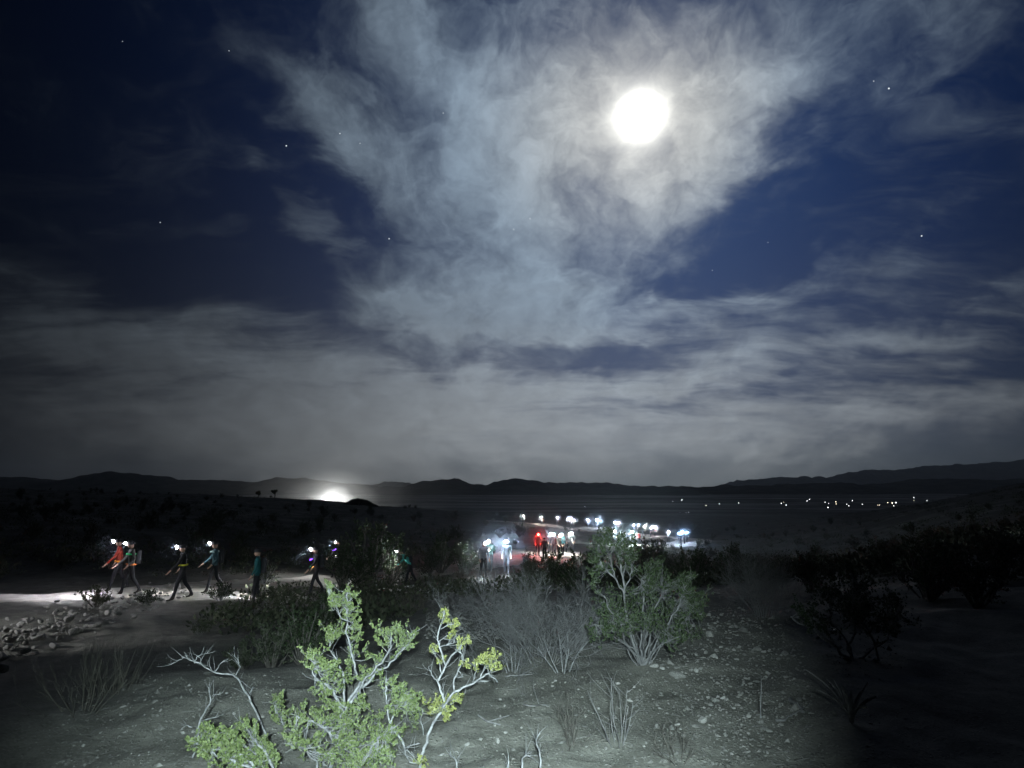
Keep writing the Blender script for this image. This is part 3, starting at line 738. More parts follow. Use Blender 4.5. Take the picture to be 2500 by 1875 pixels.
# ---------------------------------------------------------------- procedural bushes
def twig_bush(seed, H, Rr, stems, depth, n_sub, thick, mat, upright=.35, wob=.22, name='twigs', fill=1.0):
    rng = random.Random(seed); wd = Wood()
    def go(p, d, L, r, lev):
        pts = wander(rng, p, d, L, 4 if lev < 2 else 3, wob, .06 * upright)
        wd.tube(pts, r, r * .5, 5 if lev == 0 else 3)
        if lev >= depth: return
        for k in range(n_sub[lev]):
            t = rng.uniform(.25, 1.0); q, dd = point_on(pts, t)
            go(q, (dd + rdir(rng, .15) * .85).normalized(), L * rng.uniform(.38, .62), r * .55, lev + 1)
    for s in range(stems):
        a = 2 * math.pi * (s + rng.random()) / stems; tilt = rng.uniform(.1, 1.0)
        d = Vector((math.cos(a) * tilt * Rr, math.sin(a) * tilt * Rr, H * (1.05 - .45 * tilt)))
        go(Vector((math.cos(a) * .30 * Rr * tilt, math.sin(a) * .30 * Rr * tilt, -.02)), d.normalized(), d.length * rng.uniform(.6, .85), thick, 0)
    return wd
def tuft(seed, H, Rr, n, thick, mat, lean=.5, name='stalks'):
    rng = random.Random(seed); wd = Wood()
    for k in range(n):
        a = rng.uniform(0, 6.283); rr = Rr * math.sqrt(rng.random()) * .5; le = lean * rng.random()
        p = Vector((math.cos(a) * rr, math.sin(a) * rr, -.02)); b = a + rng.uniform(-.8, .8)
        d = Vector((math.cos(b) * le, math.sin(b) * le, 1))
        wd.tube(wander(rng, p, d, H * rng.uniform(.45, 1), 4, .10), thick, thick * .35, 3)
    return wd
def put(wd, name, label, cat, base, mat, part='stems', group=None, rot=0, sc=1.0):
    o = thing(name, label, cat, base, rot, group, sc); link(part, wd.mesh(part, mat), o); return o

FI = hit(1330, 1640)
o = put(twig_bush(71, .80, 1.0, 26, 3, [8, 7, 5], .0042, M['dead'], wob=.34), 'dead_bush', 'wide leafless ash-grey bush tangled with fine twigs', 'bush', FI + Vector((0, .45, 0)), M['dead'])
put(twig_bush(72, .52, .28, 6, 1, [4], .0065, M['bark'], wob=.16), 'dead_shrub', 'small spread of pale bare stems before the ash-grey tangle', 'shrub', hit(1375, 1641), M['bark'])
put(twig_bush(73, .40, .22, 5, 1, [3], .006, M['bark'], wob=.14), 'dead_shrub', 'two thin pale stems at the end of the ash-grey tangle', 'shrub', hit(1252, 1640), M['bark'])
put(twig_bush(74, .92, .62, 30, 2, [8, 8], .0038, M['dead'], wob=.24), 'dead_bush', 'upright leafless grey bush above the gravel slope', 'bush', hit(1862, 1508), M['dead'])
put(twig_bush(75, .55, .28, 9, 1, [3], .0036, M['bark'], wob=.12), 'dry_plant', 'small dry many-stemmed plant alone on the sand', 'plant', hit(1510, 1812), M['dead'])
put(twig_bush(76, .30, .24, 12, 2, [4, 3], .003, M['dark_bark'], wob=.2), 'dry_plant', 'tiny dark dry plant beside the many-stemmed one', 'plant', hit(1395, 1818), M['dark_bark'])
put(twig_bush(77, .24, .22, 10, 2, [4, 3], .003, M['dark_bark'], wob=.2), 'dry_plant', 'low dark dry plant at the beam edge', 'plant', hit(1650, 1858), M['dark_bark'])
put(tuft(78, .52, .12, 1, .006, M['bark'], .05), 'stick', 'single thin stick upright at the edge of the gravel', 'stick', hit(1853, 1752), M['bark'])
put(twig_bush(79, .55, .7, 13, 2, [4, 3], .0036, M['straw'], wob=.12), 'dry_bush', 'dry straw-coloured bush of long bare stems on the dim bank', 'bush', hit(200, 1738), M['straw'])
put(tuft(80, .5, .45, 70, .0026, M['straw'], .6), 'dry_grass_tuft', 'pale dry grass clump behind the straw-coloured bush', 'grass tuft', hit(270, 1690), M['straw'], 'stalks')
# fallen sticks
def fallen(label, p0, p1, r, seed):
    rng = random.Random(seed); a = hit(*p0); b = hit(*p1); wd = Wood(); pts = []
    for t in np.linspace(0, 1, 7):
        q = a.lerp(b, t); q.z = g1(q.x, q.y) + r * 1.1; q += Vector((rng.gauss(0, .02), rng.gauss(0, .02), 0)); pts.append(q - a)
    wd.tube(pts, r, r * .5, 5); q, d = point_on(pts, .6); wd.tube([q, q + d * .1 + Vector((.03, .06, .03)), q + d * .16 + Vector((.06, .1, .05))], r * .6, r * .3, 4)
    put(wd, 'fallen_stick', label, 'stick', a, M['dead'], 'wood')
fallen('long pale stick lying under the ash-grey tangle', z7(560, 890), z7(800, 860), .008, 1)
fallen('stick standing in for a bush shadow on the sand near the many-stemmed plant', z7(330, 1180), z7(560, 1265), .010, 2)  # follows a shadow line of the yellowing bush, not a seen stick
fallen('thin pale stick lying across the bare sand', z7(720, 1105), z7(900, 1110), .006, 3)
fallen('thick dark stick lying near the blade-leaved plant', z8(640, 1150), z8(730, 1235), .018, 4)
fallen('thin dark stick lying beside the thick dark one', z8(550, 1270), z8(650, 1235), .009, 5)
# blade-leaved plant
def blade_plant():
    c = hit(2080, 1768); o = thing('yucca', 'dark curved-blade yucca at the edge of the beam', 'plant', c); rng = random.Random(9)
    for k in range(15):
        a = 2 * math.pi * k / 15 + rng.uniform(-.2, .2); L = rng.uniform(.22, .40); curl = rng.uniform(.15, .9); V = []; F = []
        for i in range(8):
            t = i / 7; th = .35 + curl * t; x = L * (t * math.sin(th * .8)); z = L * t * math.cos(th * .75); w = .013 * (1 - t ** 2) + .002
            for s in (-1, 0, 1): V.append((x * math.cos(a) - s * w * math.sin(a), x * math.sin(a) + s * w * math.cos(a), z + .012 * abs(s)))
            if i: 
                for s in (0, 1): q = (i - 1) * 3 + s; F.append((q, q + 1, q + 4, q + 3))
        link('leaf', mesh_from('leaf', V, F, M['dead'], True), o)
blade_plant()

# grass tufts and scrub on the way down to the trail
TUFTS = [((905,1492),.62,.6,130,'tall dry grass clump just behind the tall green creosote'), ((955,1500),.62,.65,140,'wide dry grass clump between the green creosote and the trail'),
         ((1010,1492),.55,.6,120,'dry grass clump below the yellowing bush tip'), ((1035,1425),.8,.7,150,'grey-green grass clump near the dark hollow'), ((1075,1418),.6,.5,110,'small reddish grass clump near the dark hollow'),
         ((1125,1432),.85,.8,220,'round bushy grass clump near the dark hollow'), ((1210,1420),.8,.8,120,'pale grass clump below the two lamp-lit walkers')]
for k, ((x, y), H, Rr, n, lab) in enumerate(TUFTS):
    put(tuft(90 + k, H, Rr, n, .0042, M['straw'], .45), 'dry_grass_tuft', lab, 'grass tuft', hit(x, y), M['straw'], 'stalks', 'dry grass clumps on the slope')

def scrub_proto(seed, H, Rr, stems, nleaf, leaf, mat, bark, airy=.5):
    rng = random.Random(seed); wd = Wood(); leaves = []
    tips = []
    for s in range(stems):
        a = 2 * math.pi * (s + rng.random()) / stems; tilt = rng.uniform(.05, 1)
        d = Vector((math.cos(a) * tilt * Rr, math.sin(a) * tilt * Rr, H * (1.05 - .5 * tilt ** 2)))
        p = wander(rng, Vector((0, 0, -.05)), d.normalized(), d.length * rng.uniform(.7, 1), 5, .14, .03); wd.tube(p, .022 * H, .008 * H, 4)
        for k in range(7):
            q, dd = point_on(p, rng.uniform(.3, 1)); c = wander(rng, q, (dd + rdir(rng, .2) * .9), H * rng.uniform(.16, .34), 3, .2, .08)
            wd.tube(c, .007 * H, .003 * H, 3); tips.append(c)
    for k in range(nleaf):
        c = rng.choice(tips); q, dd = point_on(c, rng.uniform(.1, 1.0))
        leaves.append((*(q + rdir(rng) * H * .05 * rng.random()), *(dd + rdir(rng) * .9), leaf * rng.uniform(.6, 1.3)))
    return wd.mesh('stems', bark), leaf_mesh('leaves', leaves, mat)
PROTO = [scrub_proto(201, 1.35, .95, 16, 2600, .055, M['scrub'], M['dark_bark']), scrub_proto(202, 1.0, .9, 18, 2200, .05, M['scrub'], M['dark_bark']),
         scrub_proto(203, 1.7, 1.1, 14, 2600, .06, M['leaf_dark'], M['dark_bark']), scrub_proto(204, .7, .7, 18, 1500, .045, M['scrub'], M['dead']),
         scrub_proto(205, 1.3, .8, 12, 1100, .05, M['leaf_dim'], M['bark'])]
def scrub(kind, base, sc, label, group=None, name='desert_shrub'):
    o = thing(name, label, 'shrub', base, random.uniform(0, 6.28), group, sc)
    s, l = PROTO[kind]; link('stems', s, o); tag(link('leaves', l, o), kind='stuff'); return o
# the ones one can point at
for (x, y, Y, k, sc, lab) in [
    (1080,1392,34,2,1.25,'dark rounded shrub beside the trail with lamp-lit edges'), (1052,1396,33,0,.9,'smaller shrub crowding the dark rounded one at the trail'),
    (905,1392,27,2,1.7,'large dark thicket hiding the trail between the walkers'), (960,1388,29,2,1.3,'dark shrub overlapping the large thicket'), (850,1396,26,0,1.4,'open dark shrub beside the large thicket'),
    (1292,1395,34,0,.8,'shrub below the red-lit walkers with a pale lit edge'), (1350,1425,24,2,.8,'broad black-green shrub behind the ash-grey tangle'), (1420,1450,18,2,.75,'black-green shrub touching the big creosote'), (1290,1430,22,0,.8,'dark shrub on the slope below the red-lit walkers'),
    (1600,1370,30,2,.75,'dark shrub rising behind the big creosote'), (1700,1380,26,0,.85,'wide dark shrub behind the big creosote'), (1780,1400,22,2,.75,'dark shrub above the bare gravel'), 
    (760,1490,9.5,2,.48,'unlit shrub close behind the tall green creosote'), (690,1500,9.0,0,.5,'unlit shrub behind the arching bare branch'), (830,1450,12,2,.6,'unlit shrub in the dark hollow'), (620,1480,10.5,1,.5,'unlit low shrub on the dark bank'),
    (1960,1440,13,0,.6,'dim shrub behind the upright grey bush'), (2240,1480,10,2,.6,'dark shrub next to the broad-leaved bush'), (2350,1520,9,0,.6,'dark shrub deep in the unlit side'), (2140,1400,16,1,.8,'dim grey shrub behind the broad-leaved bush'),
    (265,1440,18.5,1,.62,'small black shrub standing against the lit trail'), (385,1432,19.5,3,.7,'small dark shrub at the end of the lit trail patch'), (660,1408,25.5,4,.75,'pale lit shrub at the trail between two walkers'), (560,1420,21,3,.9,'low shrub fringing the trail')]:
    d = ray(x, 1190); X = d.x / d.y * Y
    scrub(k, Vector((X, Y, g1(X, Y) - .02)), sc, lab)

# ------------------------------------------------------------------ rocks and stones
def rock_mesh(name, seed, mat, sub=2):
    rng = random.Random(seed); bm = bmesh.new(); bmesh.ops.create_icosphere(bm, subdivisions=sub, radius=1.0)
    ax = (rng.uniform(.8, 1.25), rng.uniform(.65, 1.05), rng.uniform(.45, .8)); cuts = [(rdir(rng), rng.uniform(.42, .8)) for _ in range(9)]
    for v in bm.verts:
        for n, d in cuts:
            s = v.co.dot(n)
            if s > d: v.co -= n * (s - d) * .85
        v.co *= 1 + rng.uniform(-.05, .05)
        v.co = Vector((v.co.x * ax[0], v.co.y * ax[1], v.co.z * ax[2]))
    me = bpy.data.meshes.new(name); bm.to_mesh(me); bm.free(); me.materials.append(mat); return me
ROCKS = [rock_mesh('rock', 300 + k, M['rock']) for k in range(8)]
STONES = [rock_mesh('stone', 340 + k, M['stone'], 2 if k < 5 else 1) for k in range(8)]
def place_rock(meshes, name, p, s, label, cat, group):
    o = link(name, random.choice(meshes), None, p + Vector((0, 0, s * random.uniform(-.15, .22))))
    o.rotation_euler = (random.uniform(-.4, .4), random.uniform(-.4, .4), random.uniform(0, 6.28)); o.scale = (s,) * 3
    return tag(o, label, cat, group)
def berm():
    n = 0; used = []
    while n < 285:
        t = random.random(); x = -60 + 530 * t; yc = 1605 - 165 * t ** .85; w = 46 * (1 - .62 * t)
        y = yc + random.gauss(0, 1) * w * .6
        if x > 300 and random.random() < .25: continue
        p = hit(x, y, 3); s = min(.26, max(.035, random.lognormvariate(math.log(.062), .5)))
        if any((p - q).length < (s + r) * .8 for q, r in used): 
            if random.random() < .8: continue
        p.z += abs(random.gauss(0, .10)); used.append((p, s)); place_rock(ROCKS, 'rock', p, s, 'pale jagged rock heaped along the bank below the trail', 'rock', 'rocks heaped along the bank below the trail'); n += 1
berm()
def stones():
    lab = 'pale stone lying on the gravel slope right of the big creosote'.replace('right of', 'beside')
    for k in range(215):
        x = random.gauss(1800, 95); y = random.uniform(1500, 1790)
        x += (1650 - y) * -.15
        p = hit(x, y, 2); s = min(.06, max(.012, random.lognormvariate(math.log(.0155), .55))) * p.y / 5.5
        place_rock(STONES, 'stone', p, s, lab, 'stone', 'stones on the gravel slope')
    for x, y, s in [(*z7(1730, 800), .055), (*z7(1905, 805), .05), (*z7(1905, 872), .075), (*z7(1790, 815), .03)]:
        place_rock(STONES[:5], 'stone', hit(x, y), s, 'larger rounded stone at the foot of the big creosote', 'stone', 'larger stones at the foot of the big creosote')
    for k in range(75):
        x = random.uniform(1060, 1650); y = random.uniform(1660, 1868); p = hit(x, y, 2); s = max(.008, random.lognormvariate(math.log(.013), .4))
        place_rock(STONES, 'stone', p, s, 'small stone scattered on the bare lit sand', 'stone', 'stones scattered on the bare sand')
stones()
def gravel():
    V = []; F = []; rng = random.Random(77)
    oct_v = np.array([(1,0,0),(-1,0,0),(0,1,0),(0,-1,0),(0,0,1),(0,0,-1)], float)
    oct_f = [(0,2,4),(2,1,4),(1,3,4),(3,0,4),(2,0,5),(1,2,5),(3,1,5),(0,3,5)]
    pts = []
    for k in range(2600): pts.append((rng.gauss(1810, 150), rng.uniform(1470, 1870), 1.0))
    for k in range(1500): pts.append((rng.uniform(150, 1700), rng.uniform(1640, 1874), .7))
    for k in range(1500): pts.append((rng.uniform(1040, 1330), rng.uniform(1440, 1560), 1.6))
    for k in range(700): pts.append((rng.uniform(1500, 2200), rng.uniform(1440, 1620), 1.3))
    for k in range(500): pts.append((rng.uniform(150, 700), rng.uniform(1590, 1874), 1.1))
    PX = np.array([p[0] for p in pts]); PY = np.array([p[1] for p in pts])
    for x, y, sz in pts:
        p = hit(x, y, 2); s = rng.lognormvariate(math.log(.0065), .5) * sz * (p.y / 5) ** .7; s = min(s, .05)
        base = len(V); rot = Matrix.Rotation(rng.uniform(0, 6.3), 3, 'Z') @ Matrix.Rotation(rng.uniform(-.6, .6), 3, 'X')
        sc = (rng.uniform(.7, 1.4), rng.uniform(.6, 1.1), rng.uniform(.4, .8))
        for q in oct_v: w = rot @ Vector((q[0] * sc[0] * s, q[1] * sc[1] * s, q[2] * sc[2] * s)); V.append((p.x + w.x, p.y + w.y, p.z + w.z + s * .15))
        F += [tuple(base + i for i in f) for f in oct_f]
    tag(link('gravel', mesh_from('gravel', V, F, M['stone'])), 'fine gravel and grit strewn over the lit slope', None, None, 'stuff')
gravel()

def litter():
    rng = random.Random(8); wd = Wood()
    for k in range(420):
        x = rng.uniform(200, 2050); y = rng.uniform(1560, 1872); p = hit(x, y, 2); a = rng.uniform(0, 6.28); L = rng.uniform(.02, .12)
        d = Vector((math.cos(a), math.sin(a), 0)); q = p + d * L; q.z = g1(q.x, q.y); m = p.lerp(q, .5) + Vector((rng.gauss(0, .006), rng.gauss(0, .006), 0)); m.z = g1(m.x, m.y)
        up_ = Vector((0, 0, .003)); wd.tube([p + up_, m + up_ * 2, q + up_], rng.uniform(.001, .003), .001, 3)
    tag(link('litter', wd.mesh('litter', M['dead'])), 'dead twig litter strewn over the lit ground', None, None, 'stuff')
litter()

# ------------------------------------------------------------------ people
def make_body(pose):
    """one continuous figure grown from a jointed skeleton, facing -Y; returns mesh, hand spots, head spot"""
    V = []; E = []; Rd = []
    def v(p, r, par=None):
        V.append(p); Rd.append(r if isinstance(r, tuple) else (r, r)); i = len(V) - 1
        if par is not None: E.append((par, i))
        return i
    lean = pose.get('lean', .05); st = pose.get('stride', .25); sw = pose.get('swing', .25); bend = pose.get('bend', 0.0)
    pel = v((0, 0, .96), (.150, .115)); 
    def up(z, extra=0.0): return -(z - .96) * (lean + bend) * 1.0 + extra
    dz = lambda z: z - bend * .28 * max(0, z - .96) / .7
    a = v((0, up(1.10), dz(1.10)), (.140, .105), pel); b = v((0, up(1.28), dz(1.28)), (.165, .120), a); c = v((0, up(1.42), dz(1.42)), (.150, .105), b)
    nk = v((0, up(1.50, -.005), dz(1.50)), .056, c); h0 = v((0, up(1.56, -.02), dz(1.56)), (.070, .085), nk); h1 = v((0, up(1.63, -.025), dz(1.63)), (.076, .098), h0); h2 = v((0, up(1.70, -.015), dz(1.70)), (.062, .08), h1)
    v((0, up(1.61, -.118), dz(1.605)), .016, h1)
    for s in (-1, 1): v((s * .082, up(1.61, -.005), dz(1.615)), .013, h1)
    hands = []
    for s in (-1, 1):
        f = sw * s
        sh = v((s * .185, up(1.43), dz(1.435)), .066, c)
        el_f = pose.get('elbow', .35)
        ex, ey, ez = s * .245, up(1.43) - f * .5 - .02, dz(1.16)
        e = v((ex, ey, ez), .047, sh)
        wx, wy, wz = s * .235, ey - .06 - el_f * .28 - max(0, f) * .25, ez - .25 + el_f * .10
        if pose.get('raise') == s: wx, wy, wz = s * .12, ey - .20, ez + .13
        w = v((wx, wy, wz), .031, e)
        d = Vector((wx - ex, wy - ey, wz - ez)).normalized(); u = Vector((s * .1, -.6, .2)); u = (u - d * u.dot(d)).normalized(); sd = d.cross(u)
        pm = Vector((wx, wy, wz)) + d * .055; p = v(tuple(pm), (.034, .018), w)
        for k in range(4):
            q0 = pm + d * .035 + sd * (k - 1.5) * .019; ln = (.060, .072, .068, .052)[k]
            q1 = q0 + d * ln * .55 - u * .004; q2 = q1 + (d * .7 + u * .6).normalized() * ln * .5
            i0 = v(tuple(q0), .010, p); i1 = v(tuple(q1), .009, i0); v(tuple(q2), .008, i1)
        t0 = Vector((wx, wy, wz)) + d * .03 - sd * .03; t1 = t0 + (d * .7 - sd * .6).normalized() * .035; t2 = t1 + (d * .9 + u * .3).normalized() * .03
        i0 = v(tuple(t0), .012, p); i1 = v(tuple(t1), .011, i0); v(tuple(t2), .009, i1)
        hands.append(pm)
    for s in (-1, 1):
        f = st * s
        hp = v((s * .095, 0, .90), (.098, .100), pel)
        ky, kz = -f * .55 - .03, .50 + abs(f) * .03
        k = v((s * .10, ky, kz), .066, hp)
        ay = -f * 1.0 + (.10 if f < 0 else -.01); azz = .085 + (.07 if f < -.1 else 0)
        cl = v((s * .10, (ky * .6 + ay * .4) + .015, kz * .62 + azz * .38), .058, k)
        an = v((s * .10, ay, azz), .040, cl); drop = -.055 if f >= -.1 else -.075
        he = v((s * .10, ay + .035, azz + drop + .012), .036, an)
        t1 = v((s * .105, ay - .10, azz + drop), (.042, .030), an); v((s * .108, ay - .18, azz + drop - (.02 if f < -.1 else 0)), (.038, .024), t1)
    me = bpy.data.meshes.new('skel'); me.from_pydata(V, E, [])
    ob = bpy.data.objects.new('skel', me); COL.objects.link(ob)
    md = ob.modifiers.new('skin', 'SKIN'); md.use_smooth_shade = True
    sv = me.skin_vertices[0].data
    for i, r in enumerate(Rd): sv[i].radius = r; sv[i].use_root = (i == 0)
    sb = ob.modifiers.new('sub', 'SUBSURF'); sb.levels = 1; sb.render_levels = 1
    bpy.context.view_layer.update()
    dg = bpy.context.evaluated_depsgraph_get()
    out = bpy.data.meshes.new_from_object(ob.evaluated_get(dg)); out.name = 'person'
    bpy.data.objects.remove(ob)
    zmin = min(q.co.z for q in out.vertices)
    for q in out.vertices: q.co.z -= zmin
    hands = [Vector((q.x, q.y, q.z - zmin)) for q in hands]
    # slots: 0 jacket, 1 trousers, 2 shoes, 3 skin
    headz = dz(1.515) - zmin
    out.materials.clear()
    for k in range(4): out.materials.append(M['cloth_dark'])
    for p in out.polygons:
        c = p.center; m = 0
        if min((c - q).length for q in hands) < .10: m = 3
        elif c.z > headz: m = 3
        elif c.z < .13: m = 2
        elif c.z < .95 and abs(c.x) < .205: m = 1
        p.material_index = m; p.use_smooth = True
    head = Vector((0, up(1.63, -.025), dz(1.63) - zmin))
    return out, head
M['cloth_dark'] = plain('dark_cloth', (.035, .036, .042))
M['skin'] = plain('skin', (.42, .27, .20), .6)
M['shoe'] = plain('shoe', (.05, .045, .04))
M['strap'] = plain('strap', (.06, .06, .065))
CLOTH = {}
def cloth(c):
    if c not in CLOTH:
        CLOTH[c] = mottled('cloth_' + str(len(CLOTH)), tuple(v * .7 for v in c), c, 14.0, .85, .2, .004, 30.0)
    return CLOTH[c]
BODIES = [make_body(dict(stride=.23, swing=.24, lean=.07)), make_body(dict(stride=-.20, swing=-.2, lean=.06, elbow=.5)), make_body(dict(stride=.06, swing=.03, lean=.02, elbow=.2)),
          make_body(dict(stride=.08, swing=.05, lean=.04, elbow=.6, **{'raise': 1})), make_body(dict(stride=.20, swing=.15, lean=.10, bend=.55, elbow=.5))]
def lathe(prof, n=16):
    V = []; F = []
    for i, (r, z) in enumerate(prof):
        for k in range(n): a = 2 * math.pi * k / n; V.append((r * math.cos(a), r * math.sin(a), z))
    for i in range(len(prof) - 1):
        for k in range(n): F.append((i * n + k, i * n + (k + 1) % n, (i + 1) * n + (k + 1) % n, (i + 1) * n + k))
    return V, F
def cap_mesh():
    V, F = lathe([(.088, -.005), (.098, .02), (.100, .045), (.088, .085), (.055, .112), (.004, .122)]); V = [(x, y * 1.14, z) for x, y, z in V]
    b = len(V); n = 9
    for i in range(n): a = math.pi * (1 + i / (n - 1)); V += [(.094 * math.cos(a), .105 * math.sin(a), .012), (.094 * math.cos(a), .105 * math.sin(a) - .075 * abs(math.sin(a)), .004)]
    for i in range(n - 1): q = b + 2 * i; F.append((q, q + 1, q + 3, q + 2))
    return V, F
def pack_mesh():
    bm = bmesh.new(); bmesh.ops.create_cube(bm, size=1.0); 
    for v in bm.verts:
        t = .85 if v.co.z > 0 else 1.0; v.co = Vector((v.co.x * .30 * t, v.co.y * .18 * t, v.co.z * .46))
    bmesh.ops.bevel(bm, geom=bm.edges[:], offset=.05, segments=3, affect='EDGES', profile=.6)
    me = bpy.data.meshes.new('backpack'); bm.to_mesh(me); bm.free(); me.polygons.foreach_set('use_smooth', np.ones(len(me.polygons), dtype=bool)); me.materials.append(M['cloth_dark']); return me
CAP = cap_mesh(); PACK = pack_mesh()
BAND = (lambda vf: ([(x, y * 1.15, z) for x, y, z in vf[0]], vf[1]))(lathe([(.100, -.014), (.104, -.008), (.104, .008), (.100, .014)]))
STRAP_ME = mesh_from('headlamp', *BAND, M['strap'], True)
HOUSE = mesh_from('housing', *lathe([(.001, .0), (.026, .0), (.030, .012), (.028, .03), (.022, .034)]), M['strap'], True)
LENS = mesh_from('lens', *lathe([(.0005, -.034), (.016, -.030), (.028, -.018), (.033, -.004), (.0335, .006)], 20), None, True)   # glowing reflector bowl
CAPS = {}
def air(name, density, label, color=(.9, .95, 1.0), g=0.0):
    m = bpy.data.materials.new(name); m.use_nodes = True; t = NT(m.node_tree); t.n.clear()
    v = t.new('ShaderNodeVolumePrincipled'); v.inputs['Color'].default_value = (*color, 1); v.inputs['Density'].default_value = density; v.inputs['Anisotropy'].default_value = g
    o = t.new('ShaderNodeOutputMaterial'); t.link(v.outputs[0], o.inputs['Volume']); return m
PUFF = ball('glow_dust', 1.0, None, 3); PUFF.materials.clear()
M['puff'] = air('halo_dust', .012, '', (.80, .89, 1.0))  # invented air volume that makes lamp halos
def person(label, px_, py_, Yhint, body, rotz, jacket, trousers=(.03, .03, .035), lamp=(1, 1, 1), power=300, aim=None, spot=0, pack=True, extra=(), group=None, cap=None, lens_s=60.0, fixed=None, hgt=1.0, lens_k=1.7, puff=None):
    me, head = BODIES[body]
    if fixed: X, Y = fixed
    else:
        best = None
        for Y in np.linspace(Yhint * .75, Yhint * 1.35, 60):
            X = ray(px_, py_).x / ray(px_, py_).y * Y
            z = g1(X, Y) + (head.z + .07) * hgt
            e = abs(project((X, Y, z))[1] - py_) + abs(Y - Yhint) / Yhint * 6
            if best is None or e < best[0]: best = (e, X, Y)
        _, X, Y = best
    o = thing('person', label, 'person', (X, Y, g1(X, Y) + .045), rotz, group, hgt)
    b = link('body', me, o)
    for i, m in enumerate((cloth(jacket), cloth(trousers), M['shoe'], M['skin'])):
        b.material_slots[i].link = 'OBJECT'; b.material_slots[i].material = m
    cc = cap or (.04, .04, .045)
    if cc not in CAPS: CAPS[cc] = mesh_from('cap', *CAP, cloth(cc), True)
    link('cap', CAPS[cc], o, head + Vector((0, 0, .015)))
    if pack:
        k = link('backpack', PACK, o, Vector((0, head.y * .45 + .20, head.z - .40)))
    if lamp:
        hl = link('headlamp', STRAP_ME, o, head + Vector((0, 0, .035)))
        hs = link('housing', HOUSE, hl, Vector((0, -.112, 0))); hs.rotation_euler = (R(90), 0, 0)
        key = (lamp, lens_s, lens_k)
        if key not in CAPS:
            q = LENS.copy(); q.materials.append(glowing('lamp_lens', lamp, lens_s)); CAPS[key] = q
        d = Vector(aim or (0, -.95, -.30)).normalized(); q_ = (-d).to_track_quat('-Z', 'Y').to_euler()
        ln = link('lens', CAPS[key], hl, Vector((0, -.185, .005))); ln.rotation_euler = q_; ln.scale = (lens_k,) * 3
        L = bpy.data.lights.new('lamp_glow', 'POINT'); L.energy = 35 if spot else power; L.color = lamp; L.shadow_soft_size = .008
        link('lamp_glow', L, hl, Vector((0, -.185, .005)))
        if spot:
            L = bpy.data.lights.new('lamp_beam', 'SPOT'); L.energy = power; L.color = lamp; L.shadow_soft_size = .02; L.spot_size = R(spot); L.spot_blend = .6
            link('lamp_beam', L, hl, Vector((0, -.185, .005)) + d * .03).rotation_euler = d.to_track_quat('-Z', 'Y').to_euler()
    if lamp:  # nested air volumes added so the lamp shows a halo
        pw = 60 if spot else power; I_ = pw / 12.57
        r_in = (2.2 + pw ** .5 / 11.0) * Y / 610.0                    # densest added shell, stands in for the bloom of the lamp
        outer = min(2.8, .9 + pw / 750.0) * (Y / 60.0) ** .3
        for rr, de in ((r_in, min(.5, max(.012, 4.2 * r_in / I_))), (outer * .35, .014 if not spot else .006), (outer * .6, .005 if not spot else .002), (outer, .002 if not spot else .001)):
            key = ('puff', float('%.2g' % rr), float('%.1g' % de))
            if key not in CAPS:
                q = PUFF.copy()
                mk = ('air', key[2])
                if mk not in CAPS: CAPS[mk] = air('halo_dust', key[2], '', (.66, .82, 1.0))
                q.materials.append(CAPS[mk]); CAPS[key] = q
            du = link('glow_dust', CAPS[key], o, head + Vector((0, -.21, .04))); du.scale = (key[1] / hgt,) * 3; tag(du, kind='stuff')
    for kind, c, pos, s in extra:
        if kind == 'glow':
            V, F = lathe([(.001, -.5), (.05, -.46), (.06, 0), (.05, .46), (.001, .5)], 8)
            g = link('glow_stick', mesh_from('glow_stick', [(x * 1.6, y * 1.6, z) for x, y, z in V], F, glowing('glow_stick', c, s), True), o, Vector(pos)); g.scale = (.28,) * 3; g.rotation_euler = (0, R(75), 0)
        elif kind == 'band':
            V, F = lathe([(.20, -.025), (.21, 0), (.20, .025)], 20)
            link('reflective_band', mesh_from('reflective_band', [(x, y * .78, z) for x, y, z in V], F, cloth(c), True), o, Vector(pos))
        elif kind == 'torch':
            t = link('torch', LENS if False else CAPS.setdefault(('t', c), mesh_from('torch', *lathe([(.001, 0), (.016, 0), (.018, .09), (.026, .12), (.026, .13), (.001, .131)]), glowing('torch_glow', c, 40), True)), o, Vector(pos)); t.rotation_euler = (R(80), 0, 0)
            L = bpy.data.lights.new('torch_beam', 'SPOT'); L.energy = s; L.color = c; L.shadow_soft_size = .03; L.spot_size = R(150); L.spot_blend = .3
            link('torch_beam', L, t, Vector((0, 0, .2))).rotation_euler = (R(180), 0, 0)
            for rr, de in ((.26, .03), (.6, .010), (1.1, .003)):  # volumes added to give the torch its halo
                q = PUFF.copy(); q.materials.append(CAPS.setdefault(('air', de), air('halo_dust', de, '', (.80, .89, 1.0)))); du = link('glow_dust', q, o, Vector(pos) + Vector((0, -.2, 0))); du.scale = (rr,) * 3; tag(du, kind='stuff')
    return o
WH = (.95, .97, 1.0); BL = (.72, .84, 1.0); WM = (1.0, .97, .86); CY = (.80, 1.0, 1.0); VI = (.86, .86, 1.0)
GRY = (.11, .115, .125); DK = (.03, .03, .035)
LEFT = R(-62); 
